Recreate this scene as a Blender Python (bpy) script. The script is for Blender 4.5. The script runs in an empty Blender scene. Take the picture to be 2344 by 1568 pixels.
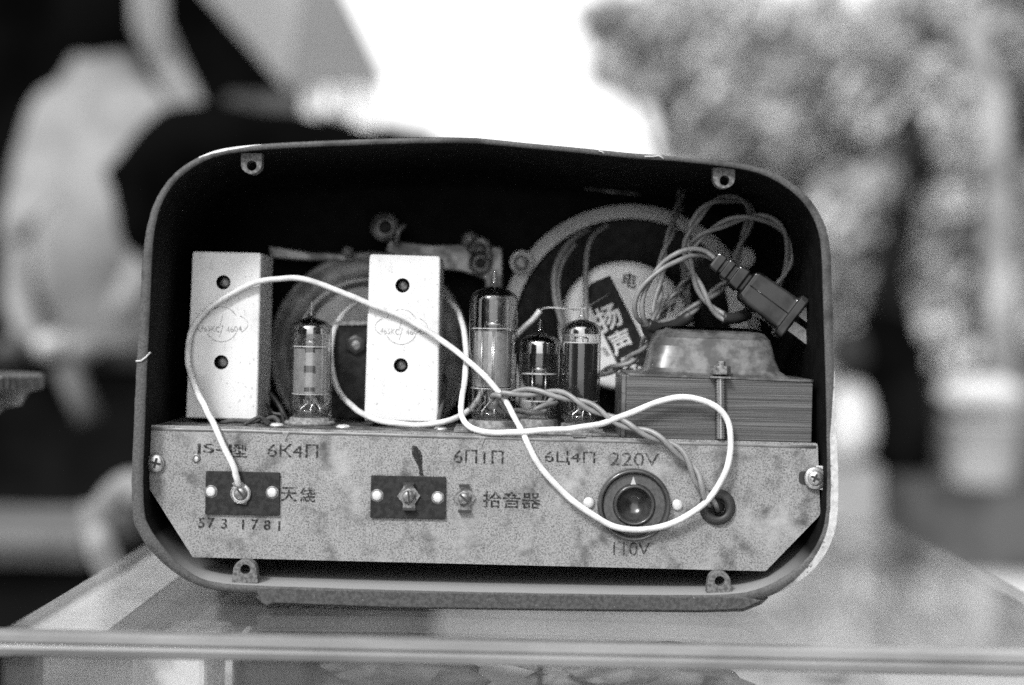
import bpy, bmesh, math, random
from math import sin, cos, pi, radians, sqrt
from mathutils import Vector, Matrix, noise
from mathutils.geometry import tessellate_polygon
random.seed(7)
S = bpy.context.scene
COL = S.collection

# ------------------------------------------------------------------ camera
CAM_H = 0.132                       # camera height above the glass top
PITCH = math.atan((783.7 - 740) / 3250.0)
ROLL = radians(1.15)
_f = Vector((0, cos(PITCH), -sin(PITCH)))
_u = Vector((0, sin(PITCH), cos(PITCH)))
_x = Vector((1, 0, 0))
C_R = _x * cos(ROLL) + _u * sin(ROLL)
C_U = -_x * sin(ROLL) + _u * cos(ROLL)
C_P = Vector((0, 0, CAM_H))
cd = bpy.data.cameras.new('camera')
cam = bpy.data.objects.new('camera', cd)
COL.objects.link(cam)
m = Matrix((C_R, C_U, -_f)).transposed().to_4x4()
m.translation = C_P
cam.matrix_world = m
cd.sensor_width = 36
cd.lens = 36 * 0.65 / (2343 * 0.0002)
cd.clip_start = 0.02
cd.clip_end = 500
cd.dof.use_dof = True
cd.dof.focus_distance = 0.672
cd.dof.aperture_fstop = 2.8
S.camera = cam

# ------------------------------------------------------------------ light
SUN_EL, SUN_AZ = 40.0, -28.0        # degrees; azimuth from behind the camera, minus = from the left
w = bpy.data.worlds.new('World')
S.world = w
w.use_nodes = True
nt = w.node_tree
nt.nodes.clear()
sky = nt.nodes.new('ShaderNodeTexSky')
sky.sky_type = 'NISHITA'
sky.sun_disc = False
sky.sun_elevation = radians(SUN_EL)
sky.sun_rotation = radians(180 - SUN_AZ + 0)
sky.air_density = 1.0
sky.dust_density = 6.0
bw = nt.nodes.new('ShaderNodeRGBToBW')      # black and white film
bg = nt.nodes.new('ShaderNodeBackground')
bg.inputs['Strength'].default_value = 0.12
wo = nt.nodes.new('ShaderNodeOutputWorld')
nt.links.new(sky.outputs[0], bw.inputs[0])
cl = nt.nodes.new('ShaderNodeMix')           # thin even cloud over the clear sky
cl.data_type = 'FLOAT'
cl.inputs['Factor'].default_value = 0.72
cl.inputs['B'].default_value = 8.5
nt.links.new(bw.outputs[0], cl.inputs['A'])
nt.links.new(cl.outputs['Result'], bg.inputs[0])
nt.links.new(bg.outputs[0], wo.inputs[0])
sd = bpy.data.lights.new('sun', 'SUN')
sd.energy = 1.3
sd.angle = radians(10)
sd.color = (1, 1, 1)
sun = bpy.data.objects.new('sun', sd)
COL.objects.link(sun)
sv = Vector((sin(radians(SUN_AZ)) * cos(radians(SUN_EL)), -cos(radians(SUN_AZ)) * cos(radians(SUN_EL)), sin(radians(SUN_EL))))
sun.location = sv * 5
sun.rotation_euler = sv.to_track_quat('Z', 'Y').to_euler()

S.view_settings.view_transform = 'Standard'
S.view_settings.look = 'None'
S.view_settings.exposure = 1.1
S.view_settings.gamma = 1.0
S.view_settings.use_curve_mapping = False
S.cycles.use_denoising = False        # keeps the sampling grain, close to the film's
S.cycles.use_adaptive_sampling = False
S.cycles.max_bounces = 10
S.cycles.transparent_max_bounces = 24
S.cycles.caustics_reflective = False
S.cycles.caustics_refractive = False
S.cycles.sample_clamp_indirect = 6
S.render.film_transparent = False


# ------------------------------------------------------------------ helpers
def U(px, py, Y):
    """point at distance Y in front of the camera position on the ray of a photograph point"""
    d = _f * 3250.0 + C_R * (px - 1171.5) - C_U * (py - 783.7)
    return C_P + d * (Y / d.y)


def K(Y):
    return 0.0002 * Y / 0.65


def onz(px, py, z):
    d = _f * 3250.0 + C_R * (px - 1171.5) - C_U * (py - 783.7)
    return C_P + d * ((z - C_P.z) / d.z)


WL = {}


def place(o, parent, world):
    WL[o.name] = Vector(world)
    COL.objects.link(o)
    if parent is not None:
        o.parent = parent
        o.location = Vector(world) - WL[parent.name]
    else:
        o.location = world
    return o


def empty(name, world, label, cat, group=None):
    o = bpy.data.objects.new(name, None)
    o.empty_display_size = 0.02
    place(o, None, world)
    o['label'] = label
    o['category'] = cat
    if group:
        o['group'] = group
    return o


def tag(o, label=None, cat=None, kind=None, group=None):
    if label: o['label'] = label
    if cat: o['category'] = cat
    if kind: o['kind'] = kind
    if group: o['group'] = group
    return o


class MB:
    """collects shapes into ONE mesh object"""
    def __init__(s):
        s.v = []; s.f = []; s.m = []; s.sm = []

    def add(s, vs, fs, mi=0, smooth=False):
        b = len(s.v)
        s.v += [Vector(p) for p in vs]
        for f in fs:
            s.f.append([i + b for i in f]); s.m.append(mi); s.sm.append(smooth)
        return s

    def build(s, name, mats, parent=None, bevel=0, seg=2, label=None):
        if not isinstance(mats, (list, tuple)): mats = [mats]
        n = len(s.v)
        lo = Vector((min(p.x for p in s.v), min(p.y for p in s.v), min(p.z for p in s.v)))
        hi = Vector((max(p.x for p in s.v), max(p.y for p in s.v), max(p.z for p in s.v)))
        c = (lo + hi) / 2
        me = bpy.data.meshes.new(name)
        me.from_pydata([p - c for p in s.v], [], s.f)
        for q in mats: me.materials.append(q)
        for i, p in enumerate(me.polygons):
            p.material_index = s.m[i]; p.use_smooth = s.sm[i]
        bm = bmesh.new(); bm.from_mesh(me)
        bmesh.ops.recalc_face_normals(bm, faces=bm.faces[:])
        bm.to_mesh(me); bm.free()
        o = bpy.data.objects.new(name, me)
        place(o, parent, c)
        if bevel:
            md = o.modifiers.new('bevel', 'BEVEL')
            md.width = bevel; md.segments = seg; md.limit_method = 'ANGLE'; md.angle_limit = radians(35)
            md.harden_normals = False
        if label: o['label'] = label
        return o

    # --- shapes
    def prism(s, pts, Y0, Y1, holes=(), mi=0):
        """traced outline (photograph points) standing at Y0, going straight back to Y1"""
        loops = [list(pts)] + [list(h) for h in holes]
        W = [[U(x, y, Y0) for x, y in L] for L in loops]
        flat = [[Vector((p.x, p.z, 0)) for p in L] for L in W]
        tris = tessellate_polygon(flat)
        vs = [p for L in W for p in L]
        n = len(vs)
        if len(loops) == 1:
            fs = [list(range(n)), [i + n for i in reversed(range(n))]]
        else:
            fs = [list(t) for t in tris] + [[i + n for i in reversed(t)] for t in tris]
        b = 0
        for L in W:
            k = len(L)
            for i in range(k):
                j = (i + 1) % k
                fs.append([b + i, b + j, b + j + n, b + i + n])
            b += k
        vs = vs + [Vector((p.x, p.y + (Y1 - Y0), p.z)) for p in vs]
        return s.add(vs, fs, mi)

    def box(s, lo, hi, mi=0):
        x0, y0, z0 = lo; x1, y1, z1 = hi
        vs = [(x0, y0, z0), (x1, y0, z0), (x1, y1, z0), (x0, y1, z0), (x0, y0, z1), (x1, y0, z1), (x1, y1, z1), (x0, y1, z1)]
        return s.add(vs, [(0, 1, 2, 3), (4, 5, 6, 7), (0, 1, 5, 4), (1, 2, 6, 5), (2, 3, 7, 6), (3, 0, 4, 7)], mi)

    def lathe(s, prof, base, axis=(0, 0, 1), n=32, mi=0, caps=True, smooth=True):
        a = Vector(axis).normalized()
        t = Vector((0, 1, 0)) if abs(a.y) < 0.9 else Vector((1, 0, 0))
        e1 = a.cross(t).normalized(); e2 = a.cross(e1)
        vs = []; fs = []
        for r, h in prof:
            for k in range(n):
                q = 2 * pi * k / n
                vs.append(Vector(base) + a * h + (e1 * cos(q) + e2 * sin(q)) * r)
        for i in range(len(prof) - 1):
            for k in range(n):
                l = (k + 1) % n
                fs.append([i * n + k, i * n + l, (i + 1) * n + l, (i + 1) * n + k])
        if caps:
            if prof[0][0] > 1e-7: fs.append(list(range(n)))
            if prof[-1][0] > 1e-7: fs.append([(len(prof) - 1) * n + k for k in range(n)])
        return s.add(vs, fs, mi, smooth)

    def tube(s, pts, r, n=10, mi=0, caps=True, rf=None):
        pts = [Vector(p) for p in pts]
        N = len(pts)
        T = [((pts[min(i + 1, N - 1)] - pts[max(i - 1, 0)])).normalized() for i in range(N)]
        nrm = T[0].orthogonal().normalized()
        vs = []; fs = []
        for i in range(N):
            nrm = (nrm - T[i] * nrm.dot(T[i])).normalized()
            b = T[i].cross(nrm)
            rr = r if rf is None else r * rf(i / (N - 1))
            for k in range(n):
                q = 2 * pi * k / n
                vs.append(pts[i] + (nrm * cos(q) + b * sin(q)) * rr)
        for i in range(N - 1):
            for k in range(n):
                l = (k + 1) % n
                fs.append([i * n + k, i * n + l, (i + 1) * n + l, (i + 1) * n + k])
        if caps:
            fs.append(list(range(n))); fs.append([(N - 1) * n + k for k in range(n)])
        return s.add(vs, fs, mi, True)

    def sphere(s, c, r, n=16, mi=0, sc=(1, 1, 1), disp=0, ds=1.0):
        vs = []; fs = []
        m_ = n // 2
        for i in range(m_ + 1):
            th = pi * i / m_
            for k in range(n):
                q = 2 * pi * k / n
                d = Vector((sin(th) * cos(q), sin(th) * sin(q), cos(th)))
                rr = r * (1 + disp * noise.noise(d * ds + Vector(c)))
                vs.append(Vector(c) + Vector((d.x * sc[0], d.y * sc[1], d.z * sc[2])) * rr)
        for i in range(m_):
            for k in range(n):
                l = (k + 1) % n
                fs.append([i * n + k, i * n + l, (i + 1) * n + l, (i + 1) * n + k])
        return s.add(vs, fs, mi, True)


def crom(pts, per=10, closed=False):
    """Catmull-Rom through points of any dimension"""
    P = [tuple(p) for p in pts]
    n = len(P); out = []
    rng = n if closed else n - 1
    for i in range(rng):
        if closed:
            a, b, c, d = P[(i - 1) % n], P[i], P[(i + 1) % n], P[(i + 2) % n]
        else:
            a, b, c, d = P[max(i - 1, 0)], P[i], P[i + 1], P[min(i + 2, n - 1)]
        for k in range(per):
            t = k / per
            out.append(tuple(0.5 * (2 * b[j] + (c[j] - a[j]) * t + (2 * a[j] - 5 * b[j] + 4 * c[j] - d[j]) * t * t + (-a[j] + 3 * b[j] - 3 * c[j] + d[j]) * t ** 3) for j in range(len(b))))
    if not closed: out.append(P[-1])
    return out


def evenly(pts, step):
    pts = [Vector(p) for p in pts]
    out = [pts[0]]; acc = 0
    for a, b in zip(pts, pts[1:]):
        L = (b - a).length
        while acc + L >= step:
            t = (step - acc) / L
            a = a.lerp(b, t); out.append(a.copy()); L = (b - a).length; acc = 0
        acc += L
    out.append(pts[-1])
    return out


def path(pts, per=10):
    return [U(x, y, Y) for x, y, Y in crom(pts, per)]


def circ(cx, cy, r, n=32, a0=0):
    return [(cx + r * cos(a0 + 2 * pi * k / n), cy + r * sin(a0 + 2 * pi * k / n)) for k in range(n)]


def rrect(corners, r, n=5):
    """rounded polygon from its corner points"""
    out = []
    N = len(corners)
    for i in range(N):
        p = Vector(corners[i]); a = Vector(corners[i - 1]); b = Vector(corners[(i + 1) % N])
        ri = r[i] if isinstance(r, (list, tuple)) else r
        da = (a - p).normalized(); db = (b - p).normalized()
        if ri <= 0:
            out.append(tuple(p)); continue
        s0 = p + da * ri; s1 = p + db * ri
        for k in range(n + 1):
            t = k / n
            q = s0.lerp(p, t).lerp(p.lerp(s1, t), t)
            out.append((q.x, q.y))
    return out


def inset(pts, d):
    N = len(pts); out = []
    A = sum(pts[i][0] * pts[(i + 1) % N][1] - pts[(i + 1) % N][0] * pts[i][1] for i in range(N))
    sg = 1 if A > 0 else -1
    for i in range(N):
        a = Vector(pts[i - 1]); b = Vector(pts[(i + 1) % N])
        t = (b - a)
        if t.length < 1e-9: out.append(tuple(pts[i])); continue
        t.normalize()
        dd = d[i] if isinstance(d, (list, tuple)) else d
        out.append((pts[i][0] - t.y * dd * sg, pts[i][1] + t.x * dd * sg))
    return out


# ------------------------------------------------------------------ materials
def mat(name, c=0.5, rough=0.5, metal=0.0, spec=0.5, c2=None, scale=200, detail=4, lo=0.4, hi=0.6, stretch=(1, 1, 1),
        c3=None, scale3=40, lo3=0.5, hi3=0.7, c4=None, scale4=14, lo4=.45, hi4=.7, bump=0.0, bscale=None, rough2=None, coat=0):
    M = bpy.data.materials.new(name)
    M.use_nodes = True
    n = M.node_tree; B = n.nodes['Principled BSDF']
    B.inputs['Base Color'].default_value = (c, c, c, 1)
    B.inputs['Roughness'].default_value = rough
    B.inputs['Metallic'].default_value = metal
    B.inputs['Specular IOR Level'].default_value = spec
    if coat: B.inputs['Coat Weight'].default_value = coat
    if c2 is None and not bump: return M
    tc = n.nodes.new('ShaderNodeTexCoord')
    mp = n.nodes.new('ShaderNodeMapping'); mp.inputs['Scale'].default_value = stretch
    n.links.new(tc.outputs['Object'], mp.inputs[0])
    def nz(sc, de):
        t = n.nodes.new('ShaderNodeTexNoise'); t.inputs['Scale'].default_value = sc; t.inputs['Detail'].default_value = de
        t.inputs['Roughness'].default_value = 0.6
        n.links.new(mp.outputs[0], t.inputs['Vector']); return t
    def rng(t, a, b):
        r = n.nodes.new('ShaderNodeMapRange'); r.inputs['From Min'].default_value = a; r.inputs['From Max'].default_value = b
        r.interpolation_type = 'SMOOTHSTEP'
        n.links.new(t.outputs['Fac'], r.inputs['Value']); return r
    if c2 is not None:
        t = nz(scale, detail); r = rng(t, lo, hi)
        mx = n.nodes.new('ShaderNodeMix'); mx.data_type = 'RGBA'
        mx.inputs['A'].default_value = (c, c, c, 1); mx.inputs['B'].default_value = (c2, c2, c2, 1)
        n.links.new(r.outputs[0], mx.inputs['Factor'])
        last = mx
        if c3 is not None:
            t3 = nz(scale3, 5); r3 = rng(t3, lo3, hi3)
            m3 = n.nodes.new('ShaderNodeMix'); m3.data_type = 'RGBA'
            n.links.new(last.outputs['Result'], m3.inputs['A']); m3.inputs['B'].default_value = (c3, c3, c3, 1)
            n.links.new(r3.outputs[0], m3.inputs['Factor']); last = m3
        if c4 is not None:
            t4 = nz(scale4, 7); r4 = rng(t4, lo4, hi4)
            m4 = n.nodes.new('ShaderNodeMix'); m4.data_type = 'RGBA'
            n.links.new(last.outputs['Result'], m4.inputs['A']); m4.inputs['B'].default_value = (c4, c4, c4, 1)
            n.links.new(r4.outputs[0], m4.inputs['Factor']); last = m4
        n.links.new(last.outputs['Result'], B.inputs['Base Color'])
        if rough2 is not None:
            rr = n.nodes.new('ShaderNodeMix'); rr.data_type = 'FLOAT'
            rr.inputs['A'].default_value = rough; rr.inputs['B'].default_value = rough2
            n.links.new(r.outputs[0], rr.inputs['Factor']); n.links.new(rr.outputs['Result'], B.inputs['Roughness'])
    if bump:
        tb = nz(bscale or scale, 4)
        bp = n.nodes.new('ShaderNodeBump'); bp.inputs['Strength'].default_value = bump; bp.inputs['Distance'].default_value = 0.0004
        n.links.new(tb.outputs['Fac'], bp.inputs['Height']); n.links.new(bp.outputs[0], B.inputs['Normal'])
    return M


def glass(name, tint=0.98, edge=0.55, rough=0.02, ior=1.5, film=0.0):
    """thin clear glass: Fresnel reflection over straight transmission"""
    M = bpy.data.materials.new(name); M.use_nodes = True
    n = M.node_tree; n.nodes.clear()
    out = n.nodes.new('ShaderNodeOutputMaterial')
    tr = n.nodes.new('ShaderNodeBsdfTransparent'); gl = n.nodes.new('ShaderNodeBsdfGlossy'); gl.inputs['Roughness'].default_value = rough
    gl.inputs['Color'].default_value = (1, 1, 1, 1)
    fr = n.nodes.new('ShaderNodeFresnel'); fr.inputs['IOR'].default_value = ior
    gm = n.nodes.new('ShaderNodeNewGeometry'); im = n.nodes.new('ShaderNodeMix'); im.data_type = 'FLOAT'
    im.inputs['A'].default_value = ior; im.inputs['B'].default_value = 1 / ior
    n.links.new(gm.outputs['Backfacing'], im.inputs['Factor']); n.links.new(im.outputs['Result'], fr.inputs['IOR'])
    lw = n.nodes.new('ShaderNodeLayerWeight'); lw.inputs['Blend'].default_value = 0.35
    rm = n.nodes.new('ShaderNodeMapRange'); rm.inputs['From Min'].default_value = 0.35; rm.inputs['From Max'].default_value = 1.0
    rm.inputs['To Min'].default_value = tint; rm.inputs['To Max'].default_value = edge
    n.links.new(lw.outputs['Facing'], rm.inputs['Value'])
    n.links.new(rm.outputs[0], tr.inputs['Color'])
    mx = n.nodes.new('ShaderNodeMixShader')
    n.links.new(fr.outputs[0], mx.inputs[0]); n.links.new(tr.outputs[0], mx.inputs[1]); n.links.new(gl.outputs[0], mx.inputs[2])
    last = mx
    if film:
        df = n.nodes.new('ShaderNodeBsdfDiffuse'); df.inputs['Color'].default_value = (0.6, 0.6, 0.6, 1)
        tc = n.nodes.new('ShaderNodeTexCoord'); tn = n.nodes.new('ShaderNodeTexNoise'); tn.inputs['Scale'].default_value = 14; tn.inputs['Detail'].default_value = 6
        n.links.new(tc.outputs['Object'], tn.inputs['Vector'])
        mr = n.nodes.new('ShaderNodeMapRange'); mr.inputs['From Min'].default_value = 0.35; mr.inputs['From Max'].default_value = 0.7
        mr.inputs['To Min'].default_value = film * 0.4; mr.inputs['To Max'].default_value = film
        n.links.new(tn.outputs['Fac'], mr.inputs['Value'])
        m2 = n.nodes.new('ShaderNodeMixShader'); n.links.new(mr.outputs[0], m2.inputs[0])
        n.links.new(mx.outputs[0], m2.inputs[1]); n.links.new(df.outputs[0], m2.inputs[2]); last = m2
    n.links.new(last.outputs[0], out.inputs[0])
    return M


def ink(name, c=0.05, lo=0.40, hi=0.55, scale=900, most=0.9):
    """worn stamped ink: gaps where it has rubbed off"""
    M = bpy.data.materials.new(name); M.use_nodes = True
    n = M.node_tree; n.nodes.clear()
    out = n.nodes.new('ShaderNodeOutputMaterial'); tr = n.nodes.new('ShaderNodeBsdfTransparent')
    df = n.nodes.new('ShaderNodeBsdfDiffuse'); df.inputs['Color'].default_value = (c, c, c, 1)
    tc = n.nodes.new('ShaderNodeTexCoord'); t = n.nodes.new('ShaderNodeTexNoise'); t.inputs['Scale'].default_value = scale; t.inputs['Detail'].default_value = 4
    n.links.new(tc.outputs['Object'], t.inputs['Vector'])
    r = n.nodes.new('ShaderNodeMapRange'); r.inputs['From Min'].default_value = lo; r.inputs['From Max'].default_value = hi; r.inputs['To Max'].default_value = most
    n.links.new(t.outputs['Fac'], r.inputs['Value'])
    mx = n.nodes.new('ShaderNodeMixShader'); n.links.new(r.outputs[0], mx.inputs[0]); n.links.new(tr.outputs[0], mx.inputs[1]); n.links.new(df.outputs[0], mx.inputs[2])
    n.links.new(mx.outputs[0], out.inputs[0])
    return M


m_black = mat('bakelite_inside', 0.004, 0.7, spec=0.08, c2=0.007, scale=120)
def dusty(M, g=0.2, a=0.55, b_=0.95):
    """dust that has settled on the surfaces that face up"""
    n = M.node_tree; B = n.nodes['Principled BSDF']
    ge = n.nodes.new('ShaderNodeNewGeometry'); sp = n.nodes.new('ShaderNodeSeparateXYZ'); n.links.new(ge.outputs['Normal'], sp.inputs[0])
    r = n.nodes.new('ShaderNodeMapRange'); r.inputs['From Min'].default_value = a; r.inputs['From Max'].default_value = b_
    n.links.new(sp.outputs['Z'], r.inputs['Value'])
    mx = n.nodes.new('ShaderNodeMix'); mx.data_type = 'RGBA'; mx.inputs['B'].default_value = (g * 1.3, g * 1.3, g * 1.3, 1)
    src = B.inputs['Base Color'].links[0].from_socket
    n.links.new(src, mx.inputs['A']); n.links.new(r.outputs[0], mx.inputs['Factor']); n.links.new(mx.outputs['Result'], B.inputs['Base Color'])
dusty(m_black)
m_rim = mat('bakelite_sawn_edge', 0.055, 0.6, spec=.3, c2=0.11, scale=1500, lo=0.35, hi=0.65, c3=0.035, scale3=60, lo3=0.48, hi3=0.7, bump=0.3, bscale=1500)
m_outer = mat('bakelite_outside', 0.06, 0.4, c2=0.1, scale=160, bump=0.15)
m_pale = mat('pale_edge', 0.5, 0.6, c2=0.66, scale=300, c3=0.2, scale3=260, lo3=0.62, hi3=0.68)  # pale strip on the rim's outer edge, widest at lower right; cracks too
m_plate = mat('mottled_zinc_plate', 0.115, 0.5, metal=0.15, c2=0.34, scale=1400, detail=6, lo=0.34, hi=0.58, c3=0.07, scale3=75, lo3=0.46, hi3=0.74, c4=.42, scale4=40, lo4=.50, hi4=.78, bump=0.25, bscale=1400, rough2=0.42)
m_can = mat('brushed_aluminium_can', 0.80, 0.5, metal=0.1, c2=0.74, scale=40, stretch=(1.5, 1, 1), c3=0.35, scale3=420, lo3=0.60, hi3=0.72, c4=.55, scale4=55, lo4=.55, hi4=.8)
m_canside = m_can
m_dark = mat('dark_paper_laminate', 0.018, 0.6, spec=.2, c2=0.032, scale=400, bump=0.1)
m_steel = mat('bright_steel', 0.62, 0.3, metal=0.85, c2=0.45, scale=500)
m_dullsteel = mat('dull_steel', 0.3, 0.45, metal=0.6, c2=0.14, scale=500, lo=0.4, hi=0.6)
m_rivet = mat('tinned_rivet', 0.75, 0.4, metal=0.4)
m_tape = mat('black_tape', 0.03, 0.4)
m_rubber = mat('black_rubber', 0.035, 0.5, bump=0.1, bscale=600)
m_white = mat('white_wire_sheath', 0.78, 0.42, spec=0.5, c2=0.62, scale=120, c3=.35, scale3=150, lo3=.6, hi3=.75)
m_grey = mat('grey_cord_sheath', 0.26, 0.38, c2=0.18, scale=150, lo=0.35, hi=0.7)
m_copper = mat('bare_wire', 0.4, 0.4, metal=0.8)
m_bell = mat('painted_bell_cover', 0.065, 0.36, metal=0.3, c2=0.17, scale=110, detail=8, lo=0.38, hi=0.62, c3=0.09, scale3=240, lo3=0.52, hi3=0.75)
m_lam = mat('core_laminations', 0.035, 0.5, metal=0.3, c2=0.17, scale=75, detail=8, stretch=(0.22, 1, 48), lo=0.34, hi=0.66, c3=.04, scale3=14, lo3=.52, hi3=.72, bump=0.4, bscale=60)
m_plug = mat('dark_translucent_plug', 0.006, 0.14, spec=0.35, c2=0.03, scale=60)
m_brass = mat('plug_blade', 0.4, 0.4, metal=0.7, c2=0.3, scale=700)
m_anode = mat('tube_anode', 0.27, 0.45, metal=0.3, c2=0.34, scale=300)
m_anode_dk = mat('tube_anode_dark', 0.012, 0.25, spec=.5)
m_mica = mat('tube_mica', 0.6, 0.4)
m_getter = mat('silvered_getter', 0.5, 0.12, metal=1.0, c2=0.25, scale=160)
m_pin = mat('tube_wires', 0.7, 0.25, metal=1.0)
m_glass = glass('tube_glass', 0.95, 0.06, 0.012, 1.75)
m_socket = mat('tube_socket', 0.16, 0.55, c2=0.3, scale=500)
m_basket = mat('speaker_basket_paint', 0.66, 0.5, c2=0.72, scale=150)
m_cap = mat('speaker_cap', 0.82, 0.45, metal=0.1, c2=0.88, scale=120)
m_print = mat('printed_dark', 0.015, 0.6, spec=.2, c2=0.03, scale=300)
m_printw = mat('printed_light', 0.85, 0.5)
m_drum = mat('dusty_drum', 0.36, 0.5, metal=0.1, c2=0.17, scale=60, detail=6)
m_drum2 = mat('dusty_drum_face', 0.6, 0.5, metal=0.1, c2=0.42, scale=70, detail=6)
m_frame = mat('dial_frame', 0.07, 0.35, metal=0.4, c2=0.28, scale=90, detail=6)
m_soot = mat('cap_block', 0.014, 0.6, spec=.15, c2=0.03, scale=200)
m_ink = ink('stamped_ink', .03, .34, .54, 600, .88)
m_inkfaint = ink('stamped_ink_faint', 0.05, 0.36, 0.56, 900, 0.85)
m_emboss = ink('embossed_line', 0.16, 0.3, 0.6, 500, 0.7)

# ================================================================== RADIO
Y0 = 0.650          # open back of the case
YP = 0.662          # chassis plate
RAD = empty('valve_radio', (0, 0.71, 0.0), 'old valve radio with its back off, standing on the glass display case', 'radio')

outer_px = [(303, 1180), (301, 1100), (305, 1000), (311, 860), (319, 720), (326, 600), (333, 535), (346, 482), (364, 442), (392, 404), (428, 374),
            (472, 351), (525, 337), (620, 328), (760, 321), (900, 316), (1000, 314), (1090, 315), (1200, 326), (1320, 337), (1450, 350), (1560, 358),
            (1680, 371), (1742, 384), (1792, 406), (1836, 438), (1868, 476), (1890, 522), (1901, 580), (1906, 700), (1911, 850), (1916, 1000),
            (1919, 1100), (1917, 1180), (1907, 1230), (1885, 1275), (1850, 1315), (1800, 1348), (1745, 1370), (1680, 1379), (1560, 1380), (1300, 1377), (1000, 1371),
            (750, 1364), (560, 1357), (495, 1351), (445, 1337), (392, 1305), (345, 1260), (316, 1218)]
thick = [28, 26, 25, 24, 23, 21, 19, 17, 16, 15, 15, 14, 14, 13, 13, 13, 13, 13, 12, 12, 12, 12, 13, 14, 15, 16, 17, 19, 21, 22, 22, 24, 26, 27, 28, 29, 29, 27, 24, 20, 18, 18, 18, 18, 18, 18, 18, 22, 27, 28]
pale_w = [0.5, 0.5, 0.5, .5, .5, .5, .5, .5, .5, .5, .5, 5, 7, 0.6, 0.5, .5, .5, .5, .5, .5, .5, .5, .5, .5, .5, .5, .5, .5, .5, 1, 3, 19, 21, 22, 22, 21, 16, 6, .5, .5, .5, .5, .5, .5, .5, .5, .5, .5, .5, .5]
full = crom([(p[0], p[1], t, c) for p, t, c in zip(outer_px, thick, pale_w)], 5, True)
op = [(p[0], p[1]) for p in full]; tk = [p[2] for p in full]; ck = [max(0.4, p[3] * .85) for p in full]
N = len(op)
inn = inset(op, tk)
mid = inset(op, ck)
rings = []
def ring(pts, Y, Yu=Y0, jag=0):
    L = []
    for i, p in enumerate(pts):
        q = U(p[0], p[1], Yu)
        L.append(Vector((q.x, Y, q.z)))
    return L
cen = U(1110, 850, Y0)
def shrink(L, f, Y):
    return [Vector((cen.x + (p.x - cen.x) * f, Y, cen.z + (p.z - cen.z) * f)) for p in L]
jit = [(noise.noise(Vector((i * .9, 0, 3))) * 1.6) for i in range(N)]
inn_j = [(p[0] + jit[i] * .5, p[1] + jit[i] * .5) for i, p in enumerate(inn)]
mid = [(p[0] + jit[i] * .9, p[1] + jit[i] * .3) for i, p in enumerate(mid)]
DEP = 0.135
R = [ring(inn_j, Y0 + 0.0006), ring(inset(op, [t - 1.5 for t in tk]), Y0), ring(mid, Y0), ring(op, Y0 + 0.001),
     shrink(ring(op, Y0), 1.004, Y0 + 0.03), shrink(ring(op, Y0), .995, Y0 + DEP - 0.03), shrink(ring(op, Y0), .975, Y0 + DEP - 0.01), shrink(ring(op, Y0), .93, Y0 + DEP)]
RI = [ring(inn_j, Y0 + 0.0006), ring(inn, Y0 + 0.05), shrink(ring(inn, Y0), .985, Y0 + DEP - 0.03), shrink(ring(inn, Y0), .95, Y0 + DEP - 0.012), shrink(ring(inn, Y0), .91, Y0 + DEP - 0.006)]
b = MB()
vs = [p for L in R for p in L]
for i in range(len(R) - 1):
    mi = [1, 1, 3, 2, 2, 2, 2][i]
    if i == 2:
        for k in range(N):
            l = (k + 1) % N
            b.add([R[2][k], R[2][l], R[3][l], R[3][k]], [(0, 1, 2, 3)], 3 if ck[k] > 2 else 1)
    else:
        b.add(R[i] + R[i + 1], [[k, (k + 1) % N, N + (k + 1) % N, N + k] for k in range(N)], mi, True)
b.add(R[-1], [list(range(N))], 2)
for i in range(len(RI) - 1):
    b.add(RI[i] + RI[i + 1], [[k, (k + 1) % N, N + (k + 1) % N, N + k] for k in range(N)], 0, True)
b.add(RI[-1], [list(range(N))], 0)
case = b.build('case', [m_black, m_rim, m_outer, m_pale], RAD)
bmx = bmesh.new(); bmx.from_mesh(case.data); bmesh.ops.remove_doubles(bmx, verts=bmx.verts[:], dist=1e-6)
bmesh.ops.recalc_face_normals(bmx, faces=bmx.faces[:]); bmx.to_mesh(case.data); bmx.free()

# plinth under the case
pl = [(572, 1352), (600, 1381), (612, 1386), (624, 1380), (900, 1392), (1300, 1399), (1600, 1402), (1700, 1400), (1742, 1384), (1760, 1368), (1660, 1374), (1300, 1372), (900, 1364)]
MB().prism(pl, Y0 + 0.0015, Y0 + DEP - 0.02).build('plinth', mat('plinth_bakelite', 0.05, 0.6, c2=0.09, scale=700, bump=0.3, c3=0.2, scale3=500, lo3=0.62, hi3=0.7), RAD, bevel=0.0006)

MB().prism([(583, 1343), (598, 1380), (612, 1387), (624, 1380), (900, 1390), (1300, 1395), (1600, 1398), (1700, 1394), (1744, 1374), (1700, 1366), (1300, 1361), (1000, 1355), (760, 1349)], Y0 - .0005, Y0 + .0035).build('plinth_lip', mat('lip_bakelite', 0.05, 0.6, spec=.3, c2=0.085, scale=600, bump=0.3, c3=0.2, scale3=500, lo3=0.64, hi3=0.7), RAD, bevel=0.0005)
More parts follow.
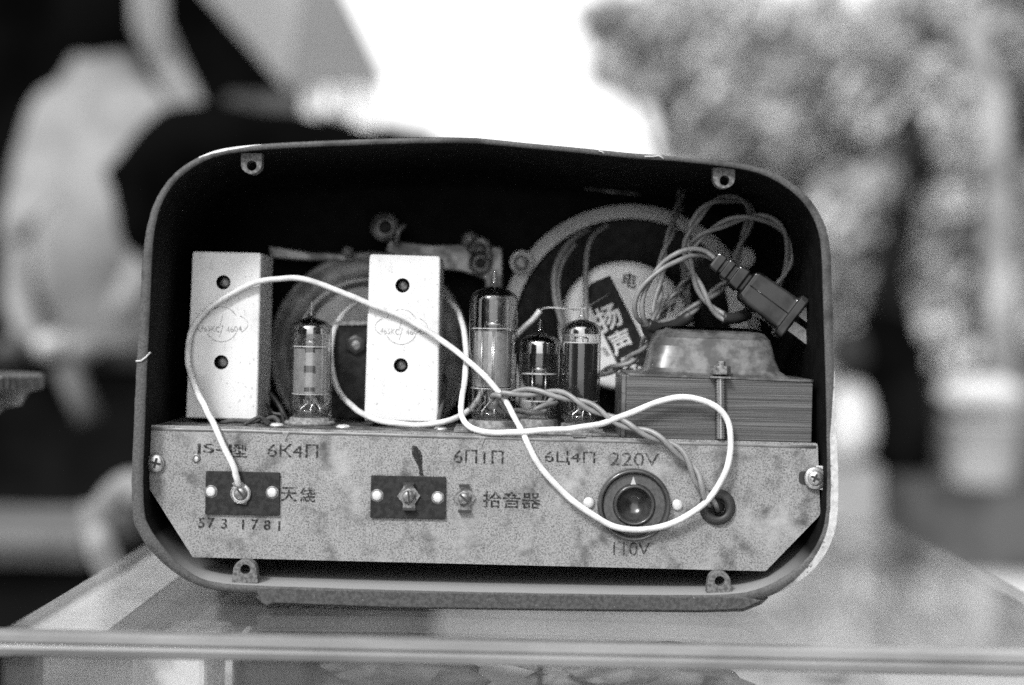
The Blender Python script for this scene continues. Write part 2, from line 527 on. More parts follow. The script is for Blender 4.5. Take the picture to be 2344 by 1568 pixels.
# screw lugs of the case
def lug(cx, top, bot, w_, hy, up, label=None):
    h = w_ / 2
    if up:
        arc = [(cx + h * cos(a), top + h * 0.95 - h * 0.95 * sin(a)) for a in [pi * k / 12 for k in range(13)]]
        pts = [(cx + h + 3, bot)] + arc + [(cx - h - 3, bot)]
    else:
        arc = [(cx + h * cos(a), bot - h * 0.95 + h * 0.95 * sin(a)) for a in [pi * k / 12 for k in range(13)]]
        pts = [(cx + h, top)] + arc + [(cx - h, top)]
    q = MB().prism(pts, Y0 + 0.005, Y0 + 0.011, [circ(cx + 1, hy, 11.5, 24)])
    lg = q.build('screw_lug', mat('lug_bakelite', 0.07, 0.6, c2=0.17, scale=800, bump=0.3), case, bevel=0.0005)
lug(575, 350, 398, 48, 379, False)
lug(1657, 383, 431, 50, 413, False)
lug(560, 1281, 1334, 54, 1303, True)
lug(1646, 1307, 1360, 52, 1330, True)

# ---------------------------------------------------------------- chassis
plate_px = rrect([(340, 972), (1871, 1014), (1877, 1178), (1752, 1307), (441, 1275), (333, 1104)], [4, 7, 8, 3, 3, 6])
notches = []
b = MB()
slot = [(1832, 1078), (1850, 1074), (1875, 1079), (1875, 1114), (1850, 1110), (1832, 1104), (1826, 1092)]
b.prism(plate_px, YP, YP + 0.0012, [circ(1637, 1157, 22, 24), circ(1450, 1154, 45, 32), rrect([(1308, 996), (1343, 997), (1338, 1006), (1313, 1005)], 3)])
chassis = b.build('chassis', m_plate, RAD, bevel=0.0005, seg=3)
MB().tube([U(346 + i * 76, 980.5 + i * 2.09 + .6 * sin(i * 1.7), YP + .0008) for i in range(21)], .00115, 14).build('folded_edge', mat('rubbed_fold', .15, .42, metal=.25, c2=.24, scale=200, stretch=(.3, 1, 1)), chassis)
for x in (653, 1103, 1532):
    y = 979 + (x - 346) * .0275
    MB().prism([(x - 9, y), (x + 9, y), (x + 4, y + 12), (x, y + 24), (x - 4, y + 12)], YP - .0004, YP + .0004).build('pressed_notch', mat('notch_metal', .2, .45, metal=.25, c2=.3, scale=500), chassis, bevel=.0003)
# chassis top and folded flanges
tl = U(342, 974, YP); tr_ = U(1868, 1015, YP)
b = MB()
dpt = 0.095
b.add([tl + Vector((0, 0.0018, -0.0003)), tr_ + Vector((0, 0.0018, -0.0003)), tr_ + Vector((0, dpt, -0.0003)), tl + Vector((0, dpt, -0.0003)),
       tl + Vector((0, 0.0018, -0.0015)), tr_ + Vector((0, 0.0018, -0.0015)), tr_ + Vector((0, dpt, -0.0015)), tl + Vector((0, dpt, -0.0015))],
      [(0, 1, 2, 3), (7, 6, 5, 4), (0, 1, 5, 4), (1, 2, 6, 5), (2, 3, 7, 6), (3, 0, 4, 7)])
b.build('chassis_deck', mat('grimy_deck', 0.06, 0.5, metal=0.3, c2=0.22, scale=120, detail=6), chassis)


def deck(px, Y):
    """point on the deck at photograph column px and distance Y"""
    t = U(px, 900, Y)
    f = (t.x - tl.x) / (tr_.x - tl.x)
    return Vector((t.x, Y, tl.z + (tr_.z - tl.z) * f - 0.0003))


def disc(cx, cy, r, Y, h, name, m_, parent, dome=0.0, n=28, label=None, rin=0):
    """turned disc facing the viewer, its back at Y, standing h proud of it"""
    k = K(Y)
    c = U(cx, cy, Y)
    if rin:
        prof = [(rin * k, 0), (r * k, 0), (r * k, h * .7), (r * k * .93, h), (rin * k * 1.1, h), (rin * k, h * .8), (rin * k, 0)]
    else:
        prof = [(r * k, 0), (r * k, h * .6)] + [(r * k * cos(a) ** .7 if a < 1.5 else 0, h * .6 + (h * .4 + dome) * sin(a)) for a in [pi / 2 * i / 6 for i in range(1, 7)]]
    q = MB().lathe(prof, c, (0, -1, 0), n, caps=not rin)
    return q.build(name, m_, parent, label=label)


# printed marks ----------------------------------------------------------
def text(s, cx, cy, h, Y, parent, m_, name='lettering', rot=0.0, wf=1.0, axis=None, bold=0.0, width=None):
    cu = bpy.data.curves.new('t', 'FONT')
    cu.body = s; cu.size = 1; cu.align_x = 'LEFT'; cu.resolution_u = 4; cu.offset = bold
    to = bpy.data.objects.new('t', cu)
    COL.objects.link(to)
    bpy.context.view_layer.update()
    me = bpy.data.meshes.new_from_object(to)
    bpy.data.objects.remove(to); bpy.data.curves.remove(cu)
    xs = [v.co.x for v in me.vertices]; ys = [v.co.y for v in me.vertices]
    if not xs: return None
    x0, x1, y0, y1 = min(xs), max(xs), min(ys), max(ys)
    k = h / (y1 - y0)
    kx = k * wf if width is None else width / (x1 - x0)
    q = MB()
    vs = []
    for v in me.vertices:
        lx = (v.co.x - (x0 + x1) / 2) * kx; ly = -(v.co.y - (y0 + y1) / 2) * k
        X = cx + lx * cos(rot) - ly * sin(rot); Yy = cy + lx * sin(rot) + ly * cos(rot)
        vs.append(U(X, Yy, Y))
    q.add(vs, [list(p.vertices) for p in me.polygons])
    bpy.data.meshes.remove(me)
    return q.build(name, m_, parent)


YT = YP - 0.00025
TR = radians(1.4)
text('JS-1', 487, 1029, 28, YT, chassis, m_ink, rot=TR, width=88, bold=0.01)
text('型', 549, 1031, 31, YT, chassis, m_ink, rot=TR, bold=0.02)
text('6К4П', 670, 1031, 31, YT, chassis, m_ink, rot=TR, width=116, bold=0.0)
text('6П1П', 1095, 1045, 31, YT, chassis, m_ink, rot=TR, width=114)
text('6Ц4П', 1304, 1048, 31, YT, chassis, m_ink, rot=TR, width=116)
text('220V', 1452, 1051, 30, YT, chassis, m_inkfaint, rot=TR, width=112)
text('110V', 1445, 1256, 30, YT, chassis, m_inkfaint, rot=TR, width=84)
text('天', 661, 1131, 33, YT, chassis, m_ink, rot=TR, bold=0.015)
text('綫', 704, 1132, 34, YT, chassis, m_ink, rot=TR, bold=0.015)
text('拾音器', 1171, 1144, 38, YT, chassis, m_ink, rot=TR, width=132, bold=0.012)
for ch, x, y in (('5', 461, 1196), ('7', 483, 1196), ('3', 513, 1198), ('1', 556, 1199), ('7', 583, 1200), ('8', 611, 1201), ('1', 639, 1203)):
    text(ch, x, y, 24, YT, chassis, m_ink, rot=TR, bold=0.02)
# tar run above the middle terminal plate
b = MB()
run = [(948, 1020, 5), (951, 1030, 9), (955, 1042, 11), (958, 1054, 8), (961, 1066, 5), (963, 1078, 4), (964, 1088, 5)]
run = crom(run, 4)
vs = []; fs = []
for i, (x, y, r_) in enumerate(run):
    j = noise.noise(Vector((i * .8, 1, 1))) * 4
    vs += [U(x - r_ + j, y, YP - 0.0004), U(x + r_ + j, y, YP - 0.0004), U(x + j, y, YP - 0.0009)]
for i in range(len(run) - 1):
    a = i * 3
    fs += [(a, a + 2, a + 5, a + 3), (a + 2, a + 1, a + 4, a + 5)]
b.add(vs, fs, 0, True)
b.build('tar_run', ink('tar', 0.03, 0.3, 0.5, 1200, 0.95), chassis)


# terminals
def phillips(cx, cy, r, Y, rot=0.3, m_=None, parent=None, washer=0, slot_only=False, name='screw'):
    m_ = m_ or m_steel
    k = K(Y)
    sc = disc(cx, cy, r, Y, 0.0014, name, m_, parent, dome=0.0009)
    bq = MB()
    for a in ([rot] if slot_only else [rot, rot + pi / 2]):
        L = r * (0.9 if slot_only else 0.55); wd = 2.2 if slot_only else 2.6
        dx, dy = cos(a), sin(a)
        pts = [(cx + dx * L - dy * wd, cy + dy * L + dx * wd), (cx - dx * L - dy * wd, cy - dy * L + dx * wd), (cx - dx * L + dy * wd, cy - dy * L - dx * wd), (cx + dx * L + dy * wd, cy + dy * L - dx * wd)]
        bq.prism(pts, Y - 0.0025 - 0.00012 * (a != rot), Y - 0.0020)
    bq.build('screw_slot', m_tape, sc)
    if washer:
        disc(cx, cy, washer, Y + 0.0007, 0.0009, 'washer', m_steel, sc, rin=r * .7)
    return sc


def wonky(x0, y0, x1, y1, s=0.021):
    return rrect([(x0, y0), (x1, y0 + (x1 - x0) * s), (x1 - 1, y1 + (x1 - x0) * s), (x0 - 2, y1)], 3)


tp = MB().prism(wonky(471, 1078, 640, 1177), YP - 0.0016, YP - 0.0001).build('terminal_board', m_dark, chassis, bevel=0.0002)
for x, y in ((483, 1125), (623, 1127)):
    disc(x, y, 15, YP - 0.0016, 0.0002, 'rivet_rim', m_dullsteel, tp)
    disc(x, y, 11, YP - 0.0018, 0.0009, 'rivet', m_rivet, tp, dome=0.0004)
disc(551, 1129, 24, YP - 0.0017, 0.0012, 'terminal_washer', m_steel, tp, rin=13)
phillips(551, 1130, 15, YP - 0.0022, 0.9, m_dullsteel, tp, slot_only=True, name='terminal_screw')
MB().prism([(530, 1107), (538, 1100), (556, 1104), (562, 1112), (556, 1116), (536, 1114)], YP - 0.003, YP - 0.0022).build('wire_clamp', m_dullsteel, tp, bevel=0.0002)
MB().prism([(533, 1148), (541, 1152), (564, 1156), (566, 1148), (556, 1151)], YP - 0.0028, YP - 0.0018).build('solder_lug', m_tape, tp, bevel=0.0001)
tp = MB().prism(wonky(849, 1088, 1020, 1185), YP - 0.0016, YP - 0.0001).build('terminal_board', m_dark, chassis, bevel=0.0002)
for x, y in ((863, 1134), (1002, 1139)):
    disc(x, y, 15, YP - 0.0016, 0.0002, 'rivet_rim', m_dullsteel, tp)
    disc(x, y, 11, YP - 0.0018, 0.0009, 'rivet', m_rivet, tp, dome=0.0004)


def lugnut(cx, cy, parent, Yb, rot):
    hexa = circ(cx, cy, 26, 6, pi / 6)
    q = MB().prism([(cx - 13, cy - 20), (cx - 9, cy - 31), (cx + 9, cy - 31), (cx + 13, cy - 20), (cx + 27, cy - 2), (cx + 15, cy + 17), (cx + 16, cy + 30), (cx - 14, cy + 30), (cx - 13, cy + 17), (cx - 27, cy)], Yb - 0.001, Yb - 0.0002)
    q.build('solder_tag', m_dullsteel, parent, bevel=0.0002)
    MB().prism([(cx - 12, cy - 32), (cx + 12, cy - 32), (cx + 12, cy - 27), (cx - 12, cy - 27)], Yb - 0.003, Yb - 0.0011).build('tag_lip', m_tape, parent)
    MB().prism([(cx - 14, cy + 27), (cx + 15, cy + 27), (cx + 15, cy + 32), (cx - 14, cy + 32)], Yb - 0.003, Yb - 0.0011).build('tag_lip', m_tape, parent)
    disc(cx, cy, 19, Yb - 0.001, 0.0008, 'nut', m_dullsteel, parent, n=6)
    phillips(cx, cy, 14, Yb - 0.0018, rot, m_dullsteel, parent, slot_only=True, name='terminal_screw')


lugnut(935, 1136, tp, YP - 0.0016, 1.45)
lugnut(1062, 1141, chassis, YP, 0.75)
disc(449, 1048, 10, YP, 0.0008, 'eyelet', m_dullsteel, chassis, rin=5)
disc(449, 1048, 5, YP, 0.0004, 'rivet', m_rivet, chassis)
phillips(355, 1060, 22, YP - 0.0005, 0.25, m_steel, chassis)
# right fixing screw on its bracket, with the slotted hole
MB().prism([(1868, 1065), (1893, 1067), (1890, 1122), (1868, 1120)], YP - 0.0024, YP - 0.0012).build('fixing_bracket', m_rivet, case, bevel=0.0002)
MB().prism(rrect([(1828, 1078), (1862, 1079), (1862, 1110), (1828, 1108)], 10), YP - 0.0003, YP - 0.0001).build('slotted_hole', m_tape, chassis)
phillips(1866, 1094, 18, YP - 0.0030, 0.45, m_steel, chassis, washer=26)

# voltage selector
kk = K(YP)
sel = MB()
c = U(1450, 1154, YP)
sel.lathe([(83 * kk, 0), (84 * kk, 0.002), (82 * kk, 0.0042), (78 * kk, 0.0048), (74 * kk, 0.0042), (73 * kk, 0.0022), (72 * kk, 0.0020), (48 * kk, 0.0022), (46 * kk, 0.0036), (43 * kk, 0.0042), (40 * kk, 0.0036), (38 * kk, 0.0005), (30 * kk, -0.0035), (12 * kk, -0.0050), (0, -0.0052)], c, (0, -1, 0), 64, caps=False)
sel = sel.build('voltage_selector', mat('selector_bakelite', 0.035, 0.22, spec=0.6, c2=0.05, scale=300, coat=0.3), chassis)
MB().lathe([(70 * kk, 0.0023), (49 * kk, 0.0025)], c, (0, -1, 0), 48, caps=False).build('selector_face', mat('selector_face', 0.085, 0.45, c2=0.06, scale=500), sel)
MB().prism([(1449, 1090), (1442, 1112), (1449, 1108), (1457, 1113)], YP - 0.0027, YP - 0.0025).build('arrow_mark', mat('arrow_paint', 0.5, 0.5), sel)
for x, y in ((1347, 1150), (1549, 1155)):
    disc(x, y, 13, YP, 0.0012, 'rivet', m_rivet, chassis, dome=0.0008)
c = U(1641, 1160, YP)
MB().lathe([(15 * kk, 0.004), (17 * kk, -0.0005), (19 * kk, 0.0024), (25 * kk, 0.0034), (34 * kk, 0.0032), (40 * kk, 0.0018), (42 * kk, 0.0)], c, (0, -1, 0), 48, caps=False).build('grommet', m_rubber, chassis)
disc(1641, 1160, 20, YP + 0.003, 0.0004, 'grommet_hole', m_tape, chassis)

# ---------------------------------------------------------------- screening cans
def can(corners, holes, Yc, mark):
    out = rrect(corners, [9, 9, 6, 6])
    dep = 0.034
    base = U(corners[0][0], corners[0][1], Yc)
    q = MB()
    k = K(Yc)
    L0 = [U(x, y, Yc) for x, y in out]
    ins = inset(out, 4); ins2 = inset(out, 1.2)
    def back(L, Y): return [Vector((p.x, Y, p.z)) for p in L]
    n_ = len(out)
    A = [U(x, y, Yc) for x, y in ins]
    B = back([U(x, y, Yc) for x, y in ins2], Yc + 0.0004)
    Cc = back(L0, Yc + 0.0012)
    D = back(L0, Yc + dep)
    hl = [circ(x, y, 16.5, 28) for x, y in holes]
    HW = [[U(x, y, Yc) for x, y in h] for h in hl]
    fl = [[Vector((p.x, p.z, 0)) for p in L] for L in [A] + HW]
    q.add([p for L in [A] + HW for p in L], [list(t) for t in tessellate_polygon(fl)])
    for a_, b_ in ((A, B), (B, Cc), (Cc, D)):
        q.add(a_ + b_, [[i, (i + 1) % n_, n_ + (i + 1) % n_, n_ + i] for i in range(n_)], 0, True)
    q.add(D, [list(range(n_))])
    for h in HW:
        m2 = len(h)
        q.add(h + [Vector((p.x, p.y + 0.001, p.z)) for p in h], [[i, (i + 1) % m2, m2 + (i + 1) % m2, m2 + i] for i in range(m2)], 0, True)
    o = q.build('screening_can', m_can, RAD)
    for x, y in holes:
        # former and slotted core seen through the hole
        kq = K(Yc)
        c_ = U(x, y, Yc)
        f_ = MB().lathe([(19 * kq, -0.0012), (19 * kq, -0.008), (0, -0.0081)], c_, (0, -1, 0), 24, caps=False).build('core_well', m_soot, o)
        cr = MB().lathe([(12 * kq, -0.0078), (12 * kq, -0.0045), (9 * kq, -0.004), (0, -0.0039)], c_, (0, -1, 0), 16, caps=False)
        cr.build('tuning_core', m_dullsteel, f_)
    # pressed emblem
    ex, ey = mark
    lines = MB()
    Ye = Yc - 0.0001
    def arc(cx, cy, rx, ry, a0, a1, n_=24):
        return [U(cx + rx * cos(radians(a0 + (a1 - a0) * i / n_)), cy + ry * sin(radians(a0 + (a1 - a0) * i / n_)), Ye) for i in range(n_ + 1)]
    r_ = 0.00014
    for a0, a1 in ((-150, -30), (30, 150)): lines.tube(arc(ex, ey, 38, 40, a0, a1), r_, 6)
    lines.tube(arc(ex, ey, 60, 27, 140, 225), r_, 6); lines.tube(arc(ex, ey, 60, 27, -45, 40), r_, 6)
    lines.tube([U(ex + 3, ey - 22, Ye), U(ex - 4, ey + 3, Ye), U(ex + 3, ey + 3, Ye), U(ex - 5, ey + 30, Ye)], r_, 6)
    lines.build('pressed_emblem', m_emboss, o)
    text('465KC', ex - 26, ey + 10, 13, Yc - 0.0003, o, m_emboss, 'pressed_lettering', rot=radians(4), width=44)
    text('4604', ex + 28, ey + 11, 13, Yc - 0.0003, o, m_emboss, 'pressed_lettering', rot=radians(-4), width=36)
    return o


can([(439, 574), (598, 578), (589, 962), (424, 957)], [(511, 646), (506, 829)], 0.695, (507, 742))
can([(845, 581), (1008, 586), (1003, 968), (833, 963)], [(921, 653), (917, 836)], 0.697, (918, 748))


# ---------------------------------------------------------------- vacuum tubes
def valve(px, wpx, ysh, ytip, ybot, Y, parts, lab):
    """miniature valve: glass envelope with tip, inside parts, moulded socket"""
    base = deck(px, Y)
    def h(py): return U(px, py, Y).z - base.z
    k = K(Y); R_ = wpx / 2 * k
    hb, hs, ht = h(ybot), h(ysh), h(ytip)
    hb = max(hb, 0.003)
    v = empty_part('vacuum_tube', base, lab)
    prof = [(R_ * .55, hb), (R_ * .80, hb + .0003), (R_ * .93, hb + .002), (R_ * .985, hb + .005), (R_, hb + .008), (R_, hs - R_ * .62)]
    for i in range(1, 8):
        a = pi / 2 * i / 8
        prof.append((R_ * (.34 + .66 * cos(a)), hs - R_ * .62 + R_ * .52 * sin(a)))
    prof += [(R_ * .20, hs + R_ * .02), (R_ * .13, hs + R_ * .22), (R_ * .12, ht - R_ * .30), (R_ * .07, ht - R_ * .1), (R_ * .045, ht), (0, ht + .0002)]
    g = MB().lathe(prof, base, n=48, caps=False)
    g.build('glass_envelope', m_glass, v)
    # glass stem wafer
    MB().lathe([(0, hb + .0012), (R_ * .72, hb + .0012), (R_ * .78, hb + .003), (R_ * .5, hb + .0042), (0, hb + .0045)], base, n=24, caps=False).build('stem', m_glass, v)
    q = MB()
    q.lathe([(R_ * 1.22, 0), (R_ * 1.25, .0012), (R_ * 1.2, .002), (R_ * .98, .0022), (R_ * .96, hb * .9), (R_ * .5, hb * .95)], base, n=36)
    q.build('socket', m_socket, v)
    # lead-out wires
    q = MB()
    an0 = h(parts['an'][1]); an1 = h(parts['an'][0])
    for i in range(7):
        a = 2 * pi * i / 7 + .4
        q.tube([base + Vector((cos(a) * R_ * .62, sin(a) * R_ * .62, hb + .001)), base + Vector((cos(a) * R_ * .6, sin(a) * R_ * .6, hb + .004)),
                base + Vector((cos(a + .5) * R_ * .3, sin(a + .5) * R_ * .3, (hb + an0) / 2 + .001)), base + Vector((cos(a) * R_ * .42, sin(a) * R_ * .42, an0 + .0005))], .00028, 6)
    q.build('lead_wires', m_pin, v)
    # anode
    ar = parts.get('ar', .8) * R_
    q = MB()
    nn = 28
    q.lathe([(ar, an0), (ar, an1)], base, n=nn, caps=False)
    q.lathe([(ar * .4, an0), (ar * .4, an1)], base, n=12, caps=False)
    an = q.build('anode', parts.get('am', m_anode), v)
    for (fx, py, wf_, hf_) in parts.get('win', []):
        bx = base + Vector((fx * ar, -sqrt(max(0, 1 - fx * fx)) * ar - .00012, h(py)))
        MB().box((bx.x - wf_ * R_, bx.y - .0001, bx.z - hf_ * k / 2), (bx.x + wf_ * R_, bx.y + .0006, bx.z + hf_ * k / 2)).build('anode_window', m_tape, an)
    for py in parts['mica']:
        z = h(py)
        MB().lathe([(0, z - .0002), (R_ * .9, z - .0002), (R_ * .9, z + .0002), (0, z + .0002)], base, n=28, caps=False).build('mica_spacer', m_mica, v)
    q = MB()
    zt = h(parts['mica'][0])
    for fx, fy, e in parts.get('rods', [(-.35, -.5, .003), (.3, -.5, .0025), (.1, .4, .003)]):
        q.tube([base + Vector((fx * R_, fy * R_, an0)), base + Vector((fx * R_, fy * R_, zt + e))], .0003, 6)
    for fx in parts.get('front', []):
        q.tube([base + Vector((fx * R_, -sqrt(1 - fx * fx) * R_ * .86, h(ybot) + .006)), base + Vector((fx * R_, -sqrt(1 - fx * fx) * R_ * .86, zt + .0005))], .00025, 6)
    q.build('support_rods', m_pin, v)
    g0, g1 = parts['getter']       # photograph rows of the silvered band, or the cap
    zz0 = h(g1); pr = []
    for r, z in prof[4:-5]:
        if z > zz0 + .0003: pr.append((r - .0011, z - .0003))
    pr = [(R_ - .0011, zz0)] + pr
    if parts.get('gfull', True):
        MB().lathe(pr, base, n=40, caps=False).build('getter_film', parts.get('gm', m_getter), v)
    # small getter cup
    MB().lathe([(R_ * .3, zt + .002), (R_ * .32, zt + .0028), (R_ * .1, zt + .003), (0, zt + .003)], base, n=16).build('getter_cup', m_pin, v)
    return v


def empty_part(name, world, label):
    o = bpy.data.objects.new(name, None); o.empty_display_size = .01
    place(o, RAD, world)
    o['label'] = label
    return o


def semi(name, a):
    M = glass(name, .55, .1, .02, 1.7)
    n = M.node_tree
    out = [x for x in n.nodes if x.type == 'OUTPUT_MATERIAL'][0]
    src = out.inputs[0].links[0].from_socket
    g = n.nodes.new('ShaderNodeBsdfGlossy'); g.inputs['Color'].default_value = (.45, .45, .45, 1); g.inputs['Roughness'].default_value = .12
    mx = n.nodes.new('ShaderNodeMixShader'); mx.inputs[0].default_value = a
    n.links.new(src, mx.inputs[1]); n.links.new(g.outputs[0], mx.inputs[2]); n.links.new(mx.outputs[0], out.inputs[0])
    return M


m_get1 = semi('getter_film_thin', .6)
m_get2 = semi('getter_film_thick', .9)
valve(710, 93, 726, 688, 953, 0.699, dict(an=(797, 899), ar=.84, mica=[793, 901], getter=(735, 764), gm=m_get1,
      win=[(-.05, 797 + 4, .13, 8), (.24, 797 + 4, .09, 8), (-.1, 843, .12, 15), (.22, 843, .13, 15), (-.08, 889, .12, 9), (.24, 889, .1, 9)]), 'short valve between the two pale cans')
valve(1126, 110, 655, 618, 958, 0.698, dict(an=(756, 884), ar=.78, mica=[752, 888], getter=(665, 676), gm=m_get1, front=[-.45, 0.05, -.02],
      win=[(.84, 790, .03, 32), (.84, 850, .03, 36)]), 'tallest valve, right of the second can')
valve(1233, 92, 762, 728, 956, 0.703, dict(an=(857, 915), ar=.62, am=m_anode_dk, mica=[855, 917], getter=(768, 808), gm=m_get2, front=[-.35, .3]), 'shortest valve, with a dark silvered top')
valve(1328, 89, 730, 700, 966, 0.692, dict(an=(786, 915), ar=.86, am=m_anode_dk, mica=[784, 917], getter=(740, 764), gm=m_get1, front=[]), 'dark valve left of the transformer')

# ---------------------------------------------------------------- mains transformer
tb = MB()
tb.prism([(1434, 858), (1860, 875), (1857, 1013), (1432, 1003)], 0.6645, 0.712)
core = tb.build('transformer_core', m_lam, RAD, bevel=0.0004)
MB().prism([(1423, 858), (1433, 858), (1431, 1002), (1420, 1000)], 0.668, 0.710).build('core_side_strip', m_bell, core, bevel=0.0003)  # added strip standing in for the core's darker left side
b = MB()
rg = [(866, 1436, 1861, .6640), (861, 1436, 1861, .6640), (860, 1466, 1830, .6655), (855, 1480, 1806, .6668), (846, 1488, 1794, .6680), (820, 1493, 1785, .6695), (795, 1498, 1781, .671),
      (776, 1504, 1777, .6735), (762, 1513, 1768, .677), (753, 1526, 1753, .683), (749, 1545, 1734, .690)]
prev = None
vs = []; cnt = 0
for i, (y, xl, xr, yf) in enumerate(rg):
    a = U(xl, y + (xl - 1640) * .036, .666); c = U(xr, y + (xr - 1640) * .036, .666)
    yb = .712 if i < 2 else .712 - (yf - .665)
    rr = .0015 if i < 2 else min(.011, .004 + i * .0012)
    pts = rrect([(a.x, yf), (c.x, yf), (c.x, yb), (a.x, yb)], rr, 6)
    L = []
    for (X, Yy) in pts:
        t = (X - a.x) / (c.x - a.x)
        L.append(Vector((X, Yy, a.z + (c.z - a.z) * t)))
    if prev:
        n_ = len(L)
        b.add(prev + L, [[k, (k + 1) % n_, n_ + (k + 1) % n_, n_ + k] for k in range(n_)], 0, True)
    else:
        b.add(L, [list(range(len(L)))])
    prev = L
b.add(prev, [list(range(len(prev)))], 0, True)
bell = b.build('transformer_cover', m_bell, RAD)
# bolt in the groove
q = MB(); p0 = U(1649, 1004, .6625); p1 = U(1648, 866, .6625)
MB().prism([(1636, 868), (1662, 869), (1662, 1008), (1636, 1007)], .6643, .6648).build('bolt_groove', m_tape, core)
prof = []
H = (p1 - p0).length; nth = 22
for i in range(nth * 2 + 1):
    prof.append((.0017 if i % 2 else .0024, H * i / (nth * 2)))
q.lathe(prof, p0, (p1 - p0), 20); q.build('clamp_bolt', mat('thread_steel', .4, .3, metal=.8), core)
q = MB(); q.lathe([(.0046, 0), (.0048, .0004), (.0048, .0036), (.0044, .0041), (.0022, .0042), (.0022, .0062), (0, .0064)], U(1649, 857, .6630), (0, 0, 1), 6, smooth=False)
q.build('hex_nut', m_dullsteel, bell, bevel=.0002)
MB().prism([(1626, 861), (1672, 862), (1672, 866), (1626, 865)], .6590, .6640).build('nut_washer', m_dullsteel, bell)

# ---------------------------------------------------------------- loudspeaker (right, at the back)
YS = 0.772; k = K(YS); c = U(1440, 767, YS)
q = MB()
q.lathe([(267 * k, 0), (299 * k, 0), (299 * k, -.003), (267 * k, -.003), (267 * k, 0)], c, (0, -1, 0), 72, caps=False)
spk = q.build('loudspeaker_ring', m_basket, RAD)
q = MB()
for a in (205, 325, 85):
    p = c + Vector((cos(radians(a)) * 283 * k, .0, sin(radians(a)) * 283 * k)) if 0 else None
disc(1193, 600, 27, YS - .004, .003, 'ring_boss', m_basket, spk, dome=.001)
disc(1193, 602, 18, YS - .0075, .002, 'ring_screw', m_dullsteel, spk, dome=.001)
disc(1700, 590, 27, YS - .004, .003, 'ring_boss', m_basket, spk, dome=.001)
q = MB()
q.lathe([(262 * k, .004), (150 * k, -.002), (120 * k, .014), (100 * k, .022)], c, (0, -1, 0), 48, caps=False)
q.build('cone_back', m_soot, spk)
YC = 0.742; k = K(YC); cc = U(1428, 746, YC)
q = MB()
q.lathe([(149 * k, -.022), (150 * k, -.002), (147 * k, .001), (141 * k, .0024), (134 * k, .0028), (0, .0028)], cc, (0, -1, 0), 72, caps=False)
cap = q.build('magnet_cap', m_cap, RAD)
YL = YC - .0030
MB().prism([(1352, 648), (1396, 630), (1440, 716), (1492, 822), (1486, 860), (1440, 884), (1420, 850), (1352, 704), (1338, 672)], YL - .0002, YL).build('printed_band', m_print, cap)
MB().prism([(1404, 638), (1424, 636), (1510, 812), (1498, 826)], YL - .0002, YL).build('printed_stripe', m_printw, cap)
rt = radians(-25)
text('扬', 1392, 726, 58, YL - .0004, cap, m_printw, 'printed_lettering', rot=rt, bold=.02)
text('声', 1420, 782, 52, YL - .0004, cap, m_printw, 'printed_lettering', rot=rt, bold=.02)
text('器', 1448, 834, 46, YL - .0004, cap, m_printw, 'printed_lettering', rot=rt, bold=.02)
text('电', 1441, 641, 34, YL - .0004, cap, m_print, 'printed_lettering', rot=radians(8), bold=.01)
text('动', 1530, 700, 30, YL - .0004, cap, m_print, 'printed_lettering', rot=radians(8), bold=.01)
for i in range(4):
    MB().prism([(1376 + i * 3, 797 + i * 5), (1386 + i * 3, 795 + i * 5), (1386 + i * 3, 797 + i * 5), (1376 + i * 3, 799 + i * 5)], YL - .0002, YL).build('printed_line', m_print, cap)
# pale bracket and straps behind the plug
MB().prism([(1655, 640), (1690, 655), (1712, 735), (1712, 790), (1676, 790), (1668, 700)], .744, .748).build('speaker_strap', m_basket, RAD, bevel=.0006)
MB().prism([(1556, 600), (1570, 590), (1590, 760), (1570, 770)], .750, .752).build('speaker_strap', m_drum, RAD, bevel=.0006)

# ---------------------------------------------------------------- dial drum (left, at the back)
YD = 0.765; k = K(YD); c = U(846, 806, YD)
q = MB()
q.lathe([(150 * k, 0), (160 * k, .004), (172 * k, .0045), (176 * k, .001), (205 * k, .0), (214 * k, .003), (226 * k, .004), (230 * k, .002), (230 * k, -.006)], c, (0, -1, 0), 72, caps=False)
drum = q.build('tuning_drum', m_drum, RAD)
MB().lathe([(150 * k, .0002), (148 * k, .0002), (60 * k, .001), (0, .001)], c, (0, -1, 0), 56, caps=False).build('drum_face', m_drum2, drum)
MB().lathe([(163 * k, .0048), (169 * k, .0052)], c, (0, -1, 0), 72, caps=False).build('drum_rim', m_basket, drum)
YB = .728
blk = MB().prism([(757, 735), (1000, 733), (1000, 958), (757, 958)], YB, YB + .022).build('tuning_capacitor', m_soot, RAD, bevel=.001)
disc(815, 788, 24, YB - .0001, .003, 'capacitor_screw', m_tape, blk, n=6)
disc(815, 790, 11, YB - .003, .0012, 'screw_head', m_dullsteel, blk)
MB().prism([(757, 735), (1000, 733), (1000, 742), (757, 744)], YB - .0012, YB - .0001).build('capacitor_plate', m_dullsteel, blk)
